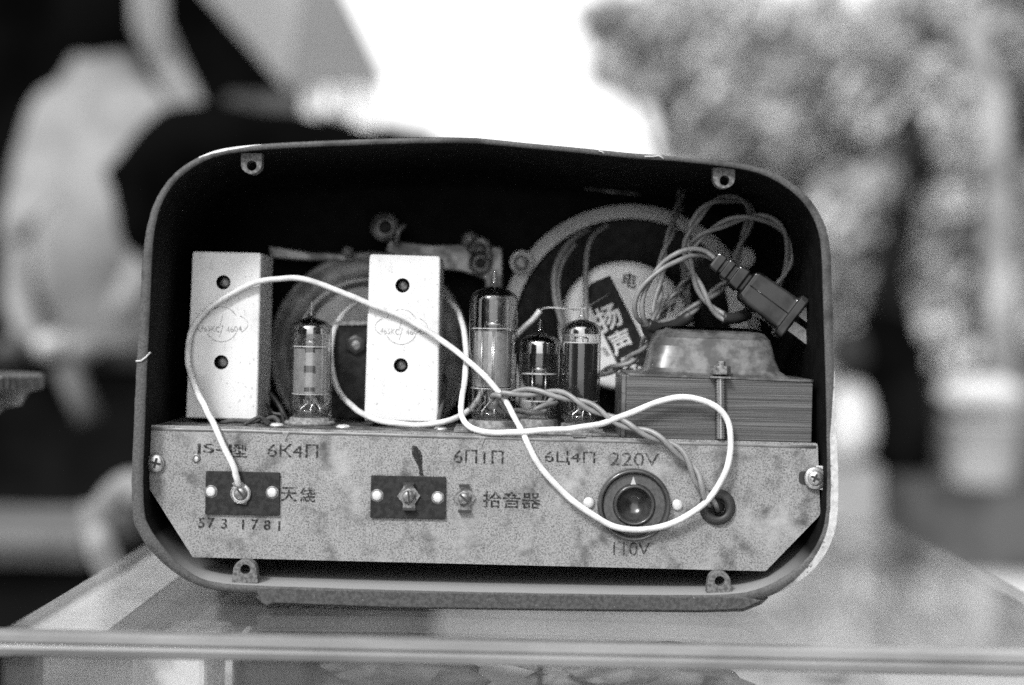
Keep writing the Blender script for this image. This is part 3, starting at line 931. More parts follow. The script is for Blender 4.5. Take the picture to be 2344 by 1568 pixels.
# dial frame at the back
YF = .760
fr = MB()
fr.prism([(612, 560), (700, 575), (800, 580), (810, 598), (690, 596), (616, 590)], YF, YF + .006)
fr.prism([(890, 548), (990, 560), (1085, 556), (1150, 566), (1150, 1000), (1112, 1000), (1108, 640), (1060, 622), (960, 612), (880, 575)], YF, YF + .008)
fr = fr.build('dial_frame', m_frame, RAD, bevel=.001)
for x, y, r in ((882, 520, 34), (1100, 602, 28), (1075, 548, 20), (797, 577, 15)):
    disc(x, y, r, YF - .0005, .004, 'frame_boss', m_frame, fr, dome=.002)
    disc(x, y, r * .45, YF - .0050, .0025, 'frame_screw', m_soot if r > 25 else m_dullsteel, fr)
MB().tube(path([(905, 560, .752), (912, 530, .75), (925, 515, .752)], 6), .0016).build('frame_hook', m_dullsteel, fr)
MB().tube(path([(1075, 575, .752), (1092, 552, .748), (1112, 556, .748), (1120, 590, .752)], 6), .0022).build('frame_hook', m_dullsteel, fr)
MB().tube(path([(1225, 352, .77), (1260, 385, .768), (1330, 420, .768), (1420, 436, .77), (1500, 436, .772)], 8), .0022).build('cone_edge_wire', m_frame, RAD)

# ---------------------------------------------------------------- cords
WR = 0.00144
P = [(547, 1112, .6595), (541, 1092, .657), (531, 1060, .6565), (512, 1020, .6575), (490, 975, .660), (466, 925, .672), (444, 880, .684), (431, 838, .690), (430, 795, .691), (441, 752, .692),
     (470, 713, .692), (515, 680, .692), (565, 655, .692), (625, 638, .690), (690, 638, .690), (755, 658, .692), (820, 686, .693), (880, 708, .694), (940, 736, .694), (1000, 772, .692), (1055, 812, .688),
     (1100, 852, .682), (1140, 895, .676), (1165, 930, .671), (1190, 980, .664), (1215, 1030, .658), (1245, 1080, .657), (1290, 1127, .657), (1340, 1168, .656), (1395, 1200, .656), (1450, 1212, .6555), (1505, 1207, .656),
     (1555, 1189, .656), (1598, 1164, .6555), (1630, 1132, .6545), (1655, 1090, .6545), (1669, 1045, .655), (1673, 1000, .6555), (1664, 962, .656), (1640, 932, .6565), (1600, 914, .657), (1555, 909, .657), (1510, 918, .6575), (1462, 937, .658), (1415, 957, .6585), (1360, 973, .659),
     (1300, 980, .660), (1235, 985, .6605), (1170, 990, .661), (1110, 988, .6615), (1072, 975, .664), (1056, 950, .670), (1058, 905, .680), (1065, 850, .690), (1066, 790, .700), (1056, 735, .712), (1035, 695, .728), (1005, 676, .742),
     (930, 668, .747), (850, 680, .744), (800, 703, .734), (768, 745, .728), (757, 800, .724), (762, 860, .722), (782, 905, .716), (820, 940, .700), (865, 962, .688), (930, 972, .685), (990, 970, .686), (1040, 957, .690), (1075, 937, .700), (1100, 905, .718), (1120, 860, .728),
     (1150, 810, .732), (1185, 765, .728), (1215, 735, .722), (1236, 711, .720)]
pp = evenly(path(P, 8), .0014)
for i_ in range(6, len(pp) - 3):          # the sheath is old and slightly kinked
    pp[i_] = pp[i_] + Vector((noise.noise(Vector((i_ * .11, 1, 0))), .3 * noise.noise(Vector((i_ * .11, 5, 0))), noise.noise(Vector((i_ * .11, 9, 0))))) * .0006
ant = MB().tube(pp, WR, 12, rf=lambda t: 1 + .07 * noise.noise(Vector((t * 60, 0, 0)))).build('aerial_wire', m_white, RAD)
ant['label'] = 'white wire looped across the front'
MB().tube(path([(1234, 714, .7195), (1243, 706, .719), (1262, 704, .718), (1295, 707, .716), (1330, 708, .712), (1345, 702, .712), (1368, 688, .716), (1394, 672, .724)], 6), .00035, 6).build('bare_wire', m_copper, ant)


def twisted(P, r, off, pitch, phase=0.0, per=8, name='power_cord', mat_=None, parent=RAD):
    C_ = evenly(path(P, per), .0007)
    n_ = len(C_)
    A = []; B = []
    nrm = None
    for i in range(n_):
        t = (C_[min(i + 1, n_ - 1)] - C_[max(i - 1, 0)]).normalized()
        if nrm is None: nrm = t.orthogonal().normalized()
        nrm = (nrm - t * nrm.dot(t)).normalized(); bb = t.cross(nrm)
        q_ = phase + 2 * pi * i * .0007 / pitch + .5 * sin(i * .02)
        d = (nrm * cos(q_) + bb * sin(q_)) * off
        A.append(C_[i] + d); B.append(C_[i] - d)
    o = MB().tube(A, r, 10).tube(B, r, 10)
    return o.build(name, mat_ or m_grey, parent)


r2 = .00125
cord = twisted([(1640, 1163, .663), (1625, 1148, .657), (1603, 1115, .655), (1586, 1075, .655), (1562, 1042, .6555), (1530, 1015, .656), (1490, 995, .657), (1445, 977, .658), (1400, 957, .660), (1350, 930, .662), (1300, 908, .665), (1250, 898, .668), (1190, 898, .670), (1150, 903, .671)],
               r2, .00140, .030, 1.2)
cord['label'] = 'grey twisted mains cord'
twisted([(1150, 903, .671), (1134, 907, .673), (1136, 922, .678), (1158, 939, .680), (1195, 946, .681), (1232, 940, .683), (1262, 922, .690), (1290, 900, .705), (1320, 880, .718), (1350, 868, .722), (1382, 852, .720), (1420, 836, .716), (1455, 812, .712), (1476, 785, .706), (1484, 752, .698)], r2, .00135, .024, .3, parent=cord)
twisted([(1634, 592, .694), (1612, 580, .694), (1584, 577, .692), (1555, 586, .690), (1520, 606, .690), (1492, 634, .690), (1470, 665, .690), (1461, 695, .691), (1463, 722, .693), (1475, 742, .697), (1486, 752, .700)], r2, .0018, .075, .9, parent=cord)
twisted([(1492, 740, .700), (1500, 705, .704), (1510, 660, .708), (1513, 615, .712), (1520, 575, .715), (1534, 535, .720), (1545, 500, .730), (1556, 462, .745), (1562, 425, .760)], r2, .0013, .042, .2, parent=cord)
twisted([(1665, 730, .700), (1645, 718, .702), (1625, 700, .702), (1608, 674, .702), (1592, 640, .702), (1577, 600, .702), (1570, 560, .702), (1577, 530, .702), (1592, 502, .703), (1612, 477, .706), (1640, 459, .712), (1672, 455, .720), (1704, 464, .730), (1718, 488, .738), (1710, 520, .742), (1694, 560, .742), (1684, 600, .740)], r2, .0013, .040, 2.0, parent=cord)
twisted([(1568, 590, .706), (1582, 564, .704), (1604, 541, .703), (1640, 520, .704), (1680, 503, .706), (1725, 496, .708), (1765, 505, .710), (1792, 528, .712), (1806, 565, .714), (1805, 600, .715), (1793, 630, .716), (1780, 652, .716)], r2, .0013, .042, .7, parent=cord)
twisted([(1500, 745, .704), (1540, 735, .708), (1575, 715, .710), (1607, 690, .712), (1640, 665, .714), (1670, 640, .718), (1690, 610, .726)], r2, .0013, .038, .1, parent=cord)
twisted([(1500, 745, .712), (1520, 710, .716), (1548, 670, .720), (1580, 630, .724), (1600, 590, .730)], r2, .0011, .02, .1, parent=cord, mat_=m_frame)
q = MB()
q.tube(path([(1480, 742, .6965), (1500, 752, .699), (1530, 750, .704), (1560, 735, .7085), (1578, 722, .7095)], 6), .0032, 12)
q.tube(path([(1478, 738, .696), (1485, 758, .699), (1502, 772, .700), (1518, 764, .700)], 6), .0031, 12)
q.build('taped_joint', m_tape, cord)
MB().tube(path([(1655, 727, .7005), (1680, 728, .702), (1712, 718, .706)], 6), .003, 12).build('taped_joint', m_tape, cord)
# thin leads to the loudspeaker
MB().tube(path([(1300, 800, .735), (1285, 740, .728), (1270, 680, .728), (1268, 630, .73), (1282, 585, .735), (1310, 548, .742), (1345, 525, .755)], 8), .0016).tube(
    path([(1340, 760, .727), (1341, 690, .730), (1340, 620, .733), (1346, 565, .738), (1362, 535, .745), (1390, 515, .755)], 8), .0014).build('speaker_leads', m_grey, RAD)
MB().tube(path([(1305, 800, .735), (1292, 745, .729), (1280, 690, .729), (1277, 640, .731), (1290, 595, .736), (1316, 558, .743)], 8), .0012).build('speaker_leads', m_grey, RAD)
# frayed lead-outs at the feet of the first can
for P_ in ([(505, 968, .690), (540, 962, .688), (575, 966, .686), (600, 958, .688), (615, 968, .690)], [(560, 972, .682), (580, 960, .680), (596, 955, .682), (612, 972, .684)], [(618, 900, .715), (640, 930, .712), (652, 955, .708), (660, 972, .704)],
           [(610, 925, .71), (625, 945, .706), (645, 950, .705), (650, 975, .70)], [(600, 966, .695), (625, 955, .692), (640, 968, .69)], [(1000, 975, .690), (1010, 930, .700), (1020, 880, .72), (1016, 860, .74)]):
    MB().tube(path(P_, 6), random.uniform(.0008, .0016), 8).build('lead_out', m_rim if P_[0][1] > 960 else m_tape, RAD)
for x, Yd in ((635, .684), (787, .685), (1210, .70), (1010, .69)):
    p = deck(x, Yd)
    MB().lathe([(.0034, 0), (.0034, .0006), (.0024, .0014), (0, .0017)], p, n=20).build('deck_rivet', m_rivet, chassis)
# second sockets' plate edges under the tall valves
for x0, x1, Yd, hh in ((1040, 1190, .674, .0018), (1195, 1390, .675, .0012)):
    a = deck(x0, Yd); c_ = deck(x1, Yd)
    MB().add([a, c_, c_ + Vector((0, .03, 0)), a + Vector((0, .03, 0)), a + Vector((0, 0, hh)), c_ + Vector((0, 0, hh)), c_ + Vector((0, .03, hh)), a + Vector((0, .03, hh))],
             [(0, 1, 2, 3), (4, 5, 6, 7), (0, 1, 5, 4), (1, 2, 6, 5), (2, 3, 7, 6), (3, 0, 4, 7)]).build('socket_plate', m_socket, chassis, bevel=.0003)

# ---------------------------------------------------------------- mains plug
pA = U(1632, 594, .690); pB = U(1850, 757, .688)
ax = (pB - pA).normalized(); L = (pB - pA).length
sd1 = ax.cross(Vector((0, -1, 0))).normalized(); sd2 = ax.cross(sd1).normalized()   # sd2 points to the back or front


def sec(t, a, bq_, r=.3, n=5):
    """rounded rectangular cross-section at t along the plug axis"""
    pts = rrect([(-a, -bq_), (a, -bq_), (a, bq_), (-a, bq_)], min(a, bq_) * r, n)
    return [pA + ax * (L * t) + sd1 * x + sd2 * y for x, y in pts]


def loft(S_, name, m_, parent, bevel=0):
    q = MB(); n_ = len(S_[0])
    q.add([p for s_ in S_ for p in s_], [[i * n_ + k_, i * n_ + (k_ + 1) % n_, (i + 1) * n_ + (k_ + 1) % n_, (i + 1) * n_ + k_] for i in range(len(S_) - 1) for k_ in range(n_)] + [list(range(n_)), [(len(S_) - 1) * n_ + k_ for k_ in range(n_)]], 0, False)
    return q.build(name, m_, parent, bevel=bevel)


mm = .001
plug = loft([sec(.0, 3.8 * mm, 3 * mm), sec(.02, 4.4 * mm, 3.4 * mm), sec(.08, 4.6 * mm, 3.6 * mm), sec(.085, 3.8 * mm, 3 * mm), sec(.11, 3.8 * mm, 3 * mm), sec(.115, 5 * mm, 4 * mm), sec(.17, 5.2 * mm, 4.2 * mm), sec(.175, 4.2 * mm, 3.4 * mm),
             sec(.21, 4.2 * mm, 3.4 * mm), sec(.215, 5.4 * mm, 4.6 * mm), sec(.30, 6 * mm, 5 * mm), sec(.31, 5 * mm, 4.4 * mm), sec(.335, 5 * mm, 4.4 * mm), sec(.35, 7.2 * mm, 5.6 * mm), sec(.38, 8.2 * mm, 6 * mm), sec(.74, 9.0 * mm, 6.4 * mm),
             sec(.76, 9.2 * mm, 6.6 * mm), sec(.77, 11.4 * mm, 7.6 * mm), sec(.83, 11.6 * mm, 7.8 * mm), sec(.845, 10.6 * mm, 7 * mm)], 'mains_plug', m_plug, cord, bevel=.0004)
plug['label'] = 'dark moulded two pin plug'
q = MB()
q.tube([pA + ax * L * .37 + sd2 * -6.1 * mm, pA + ax * L * .76 + sd2 * -6.5 * mm], .0003, 6)
q.build('mould_seam', m_plug, plug)
for s_ in (-1, 1):
    o_ = sd1 * (s_ * 5.6 * mm)
    q = MB()
    bl = []
    for t, a in ((.84, 2.9), (.97, 2.9), (1.05, 2.9), (1.07, 2.4)):
        bl.append([pA + ax * (L * t) + o_ * (1 if s_ < 0 else .5) + sd1 * x * mm + sd2 * y * mm for x, y in ((-a, -.7), (a, -.7), (a, .7), (-a, .7))])
    if s_ > 0: bl = [[p + sd2 * 3 * mm for p in s2] for s2 in bl]
    vs = [p for s2 in bl for p in s2]
    q.add(vs, [[i * 4 + k_, i * 4 + (k_ + 1) % 4, (i + 1) * 4 + (k_ + 1) % 4, (i + 1) * 4 + k_] for i in range(3) for k_ in range(4)] + [[0, 1, 2, 3], [12, 13, 14, 15]])
    q.build('plug_blade', m_brass, plug, bevel=.0002)
# cracks and chips on the rim
MB().tube([U(311, 826, .6495), U(322, 826, .6494), U(333, 818, .6494), U(344, 806, .651)], .00035, 6).build('rim_crack', m_pale, case)
MB().tube([U(1475, 358, .6494), U(1495, 358, .6494), U(1508, 356, .6494), U(1518, 363, .6494)], .0003, 6).build('rim_crack', m_pale, case)
MB().tube([U(1370, 345, .6494), U(1378, 347, .6494), U(1382, 352, .6494)], .00025, 6).build('rim_crack', m_pale, case)

# ================================================================== GLASS DISPLAY CASE
xl = (onz(0, 1430, 0).x + onz(330, 1250, 0).x) / 2
xr = (onz(2343, 1360, 0).x + onz(2030, 1178, 0).x) / 2
YFt = .132 / ((1467 - 740) * .0002 / .65)
YBk = 1.02
GC = empty('display_case', ((xl + xr) / 2, .8, -.82), 'glass topped display case under the radio', 'display case')
m_pane = glass('case_glass', .95, .85, .012, 1.5, film=.07)
m_pane2 = glass('case_glass_front', .97, .85, .02, 1.4, film=.06)
m_edge = mat('ground_glass_edge', .13, .3, spec=.6, c2=.24, scale=25, stretch=(.3, 1, 1), lo=.35, hi=.65, coat=.3)
zt = -.0012
MB().box((xl, YFt + .011, zt - .006), (xr, YBk, zt)).build('top_pane', m_pane, GC)
q = MB()
prof = [(0, 0), (.0012, .0016), (.0038, .0022), (.0052, .0012), (.0066, .0022), (.0092, .0018), (.0104, 0), (.0104, -.0065), (0, -.0065)]
vs = []
for X in (xl - .003, xr + .003):
    for d, o_ in prof: vs.append(Vector((X, YFt + .0030 - o_, zt - d)))
n_ = len(prof)
q.add(vs, [[i, (i + 1) % n_, n_ + (i + 1) % n_, n_ + i] for i in range(n_)] + [list(range(n_)), [n_ + i for i in range(n_)]])
q.build('front_edge', m_edge, GC)
MB().box((xl, YFt + .004, -.24), (xr, YFt + .008, zt - .0106)).build('front_pane', m_pane2, GC)
for X in (xl, xr - .004):
    MB().box((X, YFt + .010, -.24), (X + .004, YBk, zt - .0062)).build('side_pane', m_pane2, GC)
MB().box((xl, YBk - .004, -.24), (xr, YBk, zt - .0062)).build('back_pane', m_pane2, GC)
MB().box((xl - .01, YFt, -.82), (xr + .01, YBk + .01, -.2405)).build('cabinet', mat('cabinet_paint', .22, .6, c2=.3, scale=8), GC, bevel=.003)
MB().box((xl + .006, YFt + .012, -.2402), (xr - .006, YBk - .006, -.11)).build('lining_cloth', mat('lining', .40, .8, c2=.06, scale=11, detail=3, lo=.48, hi=.60), GC)
MB().box((xl + .001, YFt + .012, zt - .0085), (xl + .034, YBk - .001, zt - .0068)).build('edge_strip', mat('strip_pale', .8, .7, c2=.65, scale=20), GC)  # pale strip under the glass, a lighter band along the left edge
MB().box((xl + .0005, YFt + .0095, -.239), (xl + .012, YFt + .021, zt - .012)).build('corner_post', mat('post_metal', .03, .3, metal=.3), GC)
def inside(x0, x1, Y, dY, ztop, g, name, label, cat, bev=.003):
    a = U(x0, 1540, Y); b_ = U(x1, 1540, Y)
    o = MB().box((a.x, Y, -.1095), (b_.x, Y + dY, ztop)).build(name, mat(name + '_stuff', g, .5, c2=g * 1.6, scale=30), None, bevel=bev)
    tag(o, label, cat)
inside(548, 705, .625, .06, -.016, .012, 'dark_tin', 'black tin just under the glass, left of centre in the display case', 'tin')
inside(515, 532, .622, .05, -.014, .55, 'white_card', 'narrow white card standing left of the black tin', 'card', .0005)
inside(300, 470, .66, .07, -.024, .42, 'pale_carton', 'pale carton in the left part of the display case', 'carton')
inside(1230, 1242, .615, .008, -.015, .02, 'dark_rod', 'thin dark divider near the middle of the display case', 'divider', .0005)
inside(1300, 1900, .62, .03, -.045, .4, 'paper_packet', 'wide pale paper packet in the right half of the display case', 'packet')
for x0, r_, g, lb in ((890, .028, .05, 'dark crumpled cloth in the display case, right of the black tin'), (1460, .032, .09, 'grey crumpled cloth lying over the wide paper packet')):
    c_ = U(x0, 1552, .66)
    q = MB().sphere((c_.x, .66, -.030), 1, 28, sc=(r_ * 1.5, .03, .012), disp=.5, ds=3)
    q.box((c_.x - .01, .65, -.1095), (c_.x + .01, .67, -.03))
    tag(q.build('crumpled_cloth', mat('crumpled_cloth_stuff', g, .8, c2=g * 2, scale=60), None), lb, 'cloth')

# ---------------------------------------------------------------- knurled stand at the left edge
YK = .80; c = U(-46, 876, YK); k = K(YK)
kst = empty('pedestal_stand', (c.x, c.y, -.82), 'dark round stand with a knurled rim at the left edge of the photo', 'stand')
q = MB(); n_ = 240; vs = []
R_ = 140 * k
rows = [(R_ * .97, 21 * k, 0), (R_, 18 * k, 1), (R_, -8 * k, 1), (R_ * .95, -14 * k, 0), (R_ * .80, -17 * k, 0), (R_ * .72, -32 * k, 0), (R_ * .66, -50 * k, 0), (R_ * .40, -58 * k, 0), (R_ * .25, -80 * k, 0), (R_ * .2, -240 * k, 0)]
for r, z, kn in rows:
    for i in range(n_):
        a = 2 * pi * i / n_
        rr = r * (1 - (.018 if kn and i % 4 < 2 else 0))
        vs.append(Vector((c.x + rr * cos(a), c.y + rr * sin(a), c.z + z)))
q.add(vs, [[j * n_ + i, j * n_ + (i + 1) % n_, (j + 1) * n_ + (i + 1) % n_, (j + 1) * n_ + i] for j in range(len(rows) - 1) for i in range(n_)] + [list(range(n_))], 0, False)
q.build('knurled_disc', mat('dark_metal', .08, .28, metal=.5, c2=.05, scale=200), kst)
MB().lathe([(.14, 0), (.14, .01), (.03, .03), (R_ * .2, .05), (R_ * .2, c.z - 240 * k + .82)], (c.x, c.y, -.82), n=32).build('column', mat('dark_column', .06, .4, metal=.5), kst)

# ================================================================== BACKGROUND (far out of focus)
GZ = -.82
def bgmat(name, g, g2=None, sc=3, rough=.8):
    return mat(name, g, rough, spec=0, c2=g2 if g2 else g * 1.4, scale=sc, detail=4)


ground = MB().add([(-60, -30, GZ), (60, -30, GZ), (60, 120, GZ), (-60, 120, GZ)], [(0, 1, 2, 3)]).build('ground', bgmat('ground_earth', .32, .44, 1.2), None)
ground['kind'] = 'structure'


def pris(pts, dY, name, m_, parent=None, bevel=.01):
    """traced outline whose corners may stand at different distances; given its own thickness"""
    W = [U(x, y, Y) for x, y, Y in pts]; n_ = len(W)
    q = MB(); q.add(W + [p + Vector((0, dY, 0)) for p in W], [list(range(n_)), [n_ + i for i in range(n_)]] + [[i, (i + 1) % n_, n_ + (i + 1) % n_, n_ + i] for i in range(n_)])
    return q.build(name, m_, parent, bevel=bevel)


# dark stall at the left
st = pris([(-900, -700, 5.2), (330, -700, 5.2), (700, 240, 5.2), (1000, 300, 5.2), (1000, 1250, 5.2), (-900, 1250, 5.2)], .15, 'stall_wall', bgmat('stall_cloth', .0012, .003))
tag(st, 'black hanging wall of the market stall behind the person', 'stall wall')
# awning with its frill
aw = pris([(355, -140, 2.9), (715, -160, 2.6), (888, 188, 3.0), (760, 196, 3.0), (655, 200, 3.0)], .02, 'awning', bgmat('awning_cloth', .50, .58, 2))
tag(aw, 'pale grey awning slanting across the upper left', 'awning')
for x0, x1, y0, y1, g in ((515, 690, 212, 262, .07), (686, 742, 180, 268, .42), (752, 800, 196, 262, .55), (802, 870, 192, 300, .75)):
    pris([(x0, y0, 3.0), (x1, y0 + 2, 3.0), (x1 - 6, y1, 3.0), ((x0 + x1) / 2, y1 + 8, 3.0), (x0 + 6, y1, 3.0)], .02, 'frill', bgmat('frill', g), aw)
pst = pris([(292, -260, 2.7), (365, -260, 2.7), (372, 40, 2.7), (400, 110, 2.75), (470, 250, 2.8), (400, 262, 2.8), (345, 150, 2.75), (300, 60, 2.7)], .04, 'awning_pole', bgmat('pole_paint', .24))
tag(pst, 'pale bent pole crossing in front of the dark stall', 'pole')
# black covered heap behind the radio
def pillow(out, Y, dep, n_=5):
    """soft sided solid grown from an outline, full size at the middle of its depth"""
    cx = sum(p[0] for p in out) / len(out); cy = sum(p[1] for p in out) / len(out)
    q = MB(); R3 = []
    for i in range(n_ * 2 + 1):
        t = -1 + i / n_; f = sqrt(max(0.0, 1 - abs(t) ** 2.2)) * .97 + .03
        R3.append([U(cx + (x - cx) * f, cy + (y - cy) * f, Y) + Vector((0, t * dep, .006 * noise.noise(Vector((x * .02, y * .02, t * 2))))) for x, y in out])
    m_ = len(out)
    q.add([p for L_ in R3 for p in L_], [[a * m_ + k_, a * m_ + (k_ + 1) % m_, (a + 1) * m_ + (k_ + 1) % m_, (a + 1) * m_ + k_] for a in range(n_ * 2) for k_ in range(m_)] + [list(range(m_)), [n_ * 2 * m_ + k_ for k_ in range(m_)]], 0, True)
    return q
hpx = crom([(256, 396), (300, 345), (350, 285), (410, 250), (480, 243), (600, 252), (760, 280), (930, 312), (1060, 360), (1100, 600), (900, 700), (600, 700), (400, 660), (330, 600), (292, 560), (280, 500), (268, 440)], 5, True)
q = pillow(hpx, 2.4, .22)
c1 = U(600, 600, 2.4)
q.box((c1.x - .05, 2.3, GZ), (c1.x + .30, 2.5, c1.z))
hp = q.build('covered_heap', bgmat('black_sheet', .001, .003), None)
tag(hp, 'big black sheeted heap rising behind the left of the radio', 'heap')


# person seen from behind in a white shirt
def skin(name, joints, edges, m_, parent, root=0, sub=2):
    me = bpy.data.meshes.new(name)
    lo = Vector([sum(j[0][i] for j in joints) / len(joints) for i in range(3)])
    me.from_pydata([Vector(j[0]) - lo for j in joints], edges, [])
    o = bpy.data.objects.new(name, me); place(o, parent, lo)
    md = o.modifiers.new('skin', 'SKIN'); md.use_smooth_shade = True
    for i, j in enumerate(joints):
        r = j[1] if isinstance(j[1], tuple) else (j[1], j[1])
        me.skin_vertices[0].data[i].radius = r
        me.skin_vertices[0].data[i].use_root = (i == root)
    o.modifiers.new('sub', 'SUBSURF').levels = sub
    o.modifiers['sub'].render_levels = sub
    dg = bpy.context.evaluated_depsgraph_get()
    bpy.context.view_layer.update()
    ev = o.evaluated_get(dg); m2 = bpy.data.meshes.new_from_object(ev)
    o.modifiers.clear(); o.data = m2; m2.materials.clear(); m2.materials.append(m_)
    for p in m2.polygons: p.use_smooth = True
    return o


DP = 3.3
def pj(x, y, dY=0): return tuple(U(x, y, DP + dY))
per = empty('person', (U(230, 700, DP).x, DP, GZ), 'person in a loose white shirt and dark trousers standing with back turned', 'person')
J = [(pj(222, 800), .14), (pj(225, 600), .13), (pj(228, 400), .14), (pj(232, 260), .13), (pj(238, 140), .055), (pj(240, 20), .09), (pj(240, -40), .08),
     (pj(110, 300), .06), (pj(60, 520), .045), (pj(40, 690, -.15), .035), (pj(70, 770, -.28), .03), (pj(100, 800, -.33), (.035, .02)),
     (pj(345, 300), .06), (pj(375, 470), .045), (pj(330, 600, -.12), .035), (pj(285, 690, -.25), .03), (pj(262, 730, -.3), (.035, .02)),
     (pj(160, 850), .09), (pj(150, 1250), .06), (pj(150, 1620), .045), (pj(150, 1660, -.02), .04), (pj(285, 850), .09), (pj(290, 1250), .06), (pj(290, 1620), .045), (pj(290, 1660, -.02), .04)]
E = [(0, 1), (1, 2), (2, 3), (3, 4), (4, 5), (5, 6), (3, 7), (7, 8), (8, 9), (9, 10), (10, 11), (3, 12), (12, 13), (13, 14), (14, 15), (15, 16), (0, 17), (17, 18), (18, 19), (19, 20), (0, 21), (21, 22), (22, 23), (23, 24)]
skin('body', J, E, bgmat('skin', .16, .2), per)
shp = crom([(243, 140), (212, 160), (165, 184), (110, 208), (80, 245), (60, 310), (42, 370), (26, 450), (8, 530), (18, 566), (52, 578), (74, 540), (86, 600), (92, 690), (98, 775), (200, 790), (296, 780), (312, 712), (352, 690), (400, 600), (418, 470), (410, 330), (385, 235), (330, 186), (280, 162)], 4, True)
pillow(shp, DP, .15, 6).build('shirt', bgmat('white_shirt', .19, .28, 5), per)
Tq = [(pj(222, 790), (.17, .14)), (pj(165, 880), .12), (pj(150, 1250), .09), (pj(150, 1590), .08), (pj(282, 880), .12), (pj(290, 1250), .09), (pj(290, 1590), .08)]
skin('trousers', Tq, [(0, 1), (1, 2), (2, 3), (0, 4), (4, 5), (5, 6)], bgmat('dark_trousers', .012), per)
MB().sphere(U(240, 30, DP + .01), .12, 24, sc=(.92, 1, 1.25), disp=.05, ds=4).build('hair', bgmat('black_hair', .002), per)

# stall counter and things on the left
ct = pris([(-700, 800, 3.0), (620, 800, 3.0), (620, 842, 3.0), (-700, 842, 3.0)], .25, 'stall_counter', bgmat('counter_wood', .012, .025))
tag(ct, 'dark low counter of the stall in front of the person', 'counter')
pris([(-700, 846, 3.05), (620, 846, 3.05), (620, 1600, 3.05), (-700, 1600, 3.05)], .15, 'counter_front', bgmat('counter_cloth', .003, .007), ct)
for x, y, r, g, lb in ((120, 790, 38, .30, 'pale lump'), (190, 796, 34, .16, 'greyer lump'), (30, 796, 34, .06, 'dark lump')):
    o = MB().sphere(U(x, y, 2.95), 1, 16, sc=(r * K(2.95), .05, 30 * K(2.95)), disp=.15, ds=2).build('bundle', bgmat('bundle_cloth', g), None)
    tag(o, {'pale lump': 'palest cloth bundle on the stall counter', 'greyer lump': 'mid grey cloth bundle on the counter, right of the palest one', 'dark lump': 'dark cloth bundle on the counter, left of the palest one'}[lb], 'bundle')
o = MB().tube([U(150, 835, 2.4), U(205, 960, 2.4)], .022, 12).build('slanting_bar', bgmat('bar_paint', .08), None); tag(o, 'short grey bar leaning below the counter', 'bar')
cr = pris([(-300, 1218, 1.9), (180, 1226, 1.9), (195, 1300, 1.9), (-300, 1290, 1.9)], .3, 'pale_crate', bgmat('crate_wood', .07, .12, 8)); tag(cr, 'pale low crate at the lower left', 'crate')
pris([(-300, 1252, 1.88), (192, 1258, 1.88), (192, 1266, 1.88), (-300, 1260, 1.88)], .01, 'crate_gap', bgmat('crate_gap', .03), cr, bevel=0)
pris([(-300, 1296, 1.95), (560, 1306, 1.95), (560, 1900, 1.95), (-300, 1900, 1.95)], .3, 'crate_base', bgmat('crate_base', .005), cr)
k = K(1.7)
q = MB().tube(path([(215, 1190, 1.7), (262, 1130, 1.7), (300, 1112, 1.68), (332, 1130, 1.68)], 6), 36 * k, 14, rf=lambda t: .7 + .4 * t)
q.tube(path([(215, 1150, 1.7), (225, 1240, 1.7), (262, 1320, 1.72)], 6), 30 * k, 14)
q.sphere(U(228, 1240, 1.66), 1, 14, sc=(26 * k, .02, 40 * k))
tag(q.build('pale_boot', bgmat('boot_leather', .18, .26), None), 'pale boot lying bent beside the low crate', 'boot')

# trees and bank at the right
lf1 = mat('leaf_pale', .50, .6, spec=.3); lf2 = mat('leaf_mid', .28, .6, spec=.3); lf3 = mat('leaf_dark', .045, .6, spec=.2)
m_bark = bgmat('bark', .03, .05, 6); m_barkp = bgmat('pale_bark', .16, .34, 3)


def tree(name, label, cat, base, clumps, D, nleaf=330, ls=.11, trunk=None, tr=.05, bark=None, group=None):
    """clumps: (px, py, radius px, tone 0..2); base: photograph column of the trunk"""
    clumps = mottle(clumps, 26, int(base + D * 10))
    b0 = U(base, 800, D); r0 = Vector((b0.x, D, GZ))
    t = empty(name, r0, label, cat, group)
    top = U(clumps[0][0], clumps[0][1], D)
    q = MB(); q.tube([r0, r0.lerp(top, .35) + Vector((.04, 0, 0)), r0.lerp(top, .7) - Vector((.04, 0, 0)), top], tr, 12, rf=lambda s: 1 - .6 * s)
    for cx, cy, r, tn in clumps[1:8]:
        p = U(cx, cy, D); q.tube([r0.lerp(top, .4), r0.lerp(top, .5).lerp(p, .5), p], tr * .35, 8, rf=lambda s: 1 - .6 * s)
    q.build('trunk', bark or m_bark, t)
    q = MB(); k = K(D)
    for cx, cy, r, tn in clumps:
        for _ in range(nleaf):
            d = Vector((random.gauss(0, 1), random.gauss(0, 1), random.gauss(0, 1))).normalized() * 1.1 * (random.random() ** .62)
            p = U(cx, cy, D + random.uniform(-.2, .2)) + Vector((d.x * r * k, d.y * r * k, d.z * r * k))
            if p.z < GZ + .03: continue
            n_ = Vector((random.gauss(0, 1), random.gauss(0, 1) - .5, random.gauss(0, 1) + .7)).normalized()
            a = n_.orthogonal().normalized(); b_ = n_.cross(a); s_ = ls * random.uniform(.6, 1.3)
            mi = tn if random.random() < .95 else random.choice((0, 1, 2))
            q.add([p - a * s_ * .5, p + b_ * s_ * .28, p + a * s_ * .5, p - b_ * s_ * .28], [(0, 1, 2, 3)], mi)
    q.build('crown', [lf1, lf2, lf3], t)


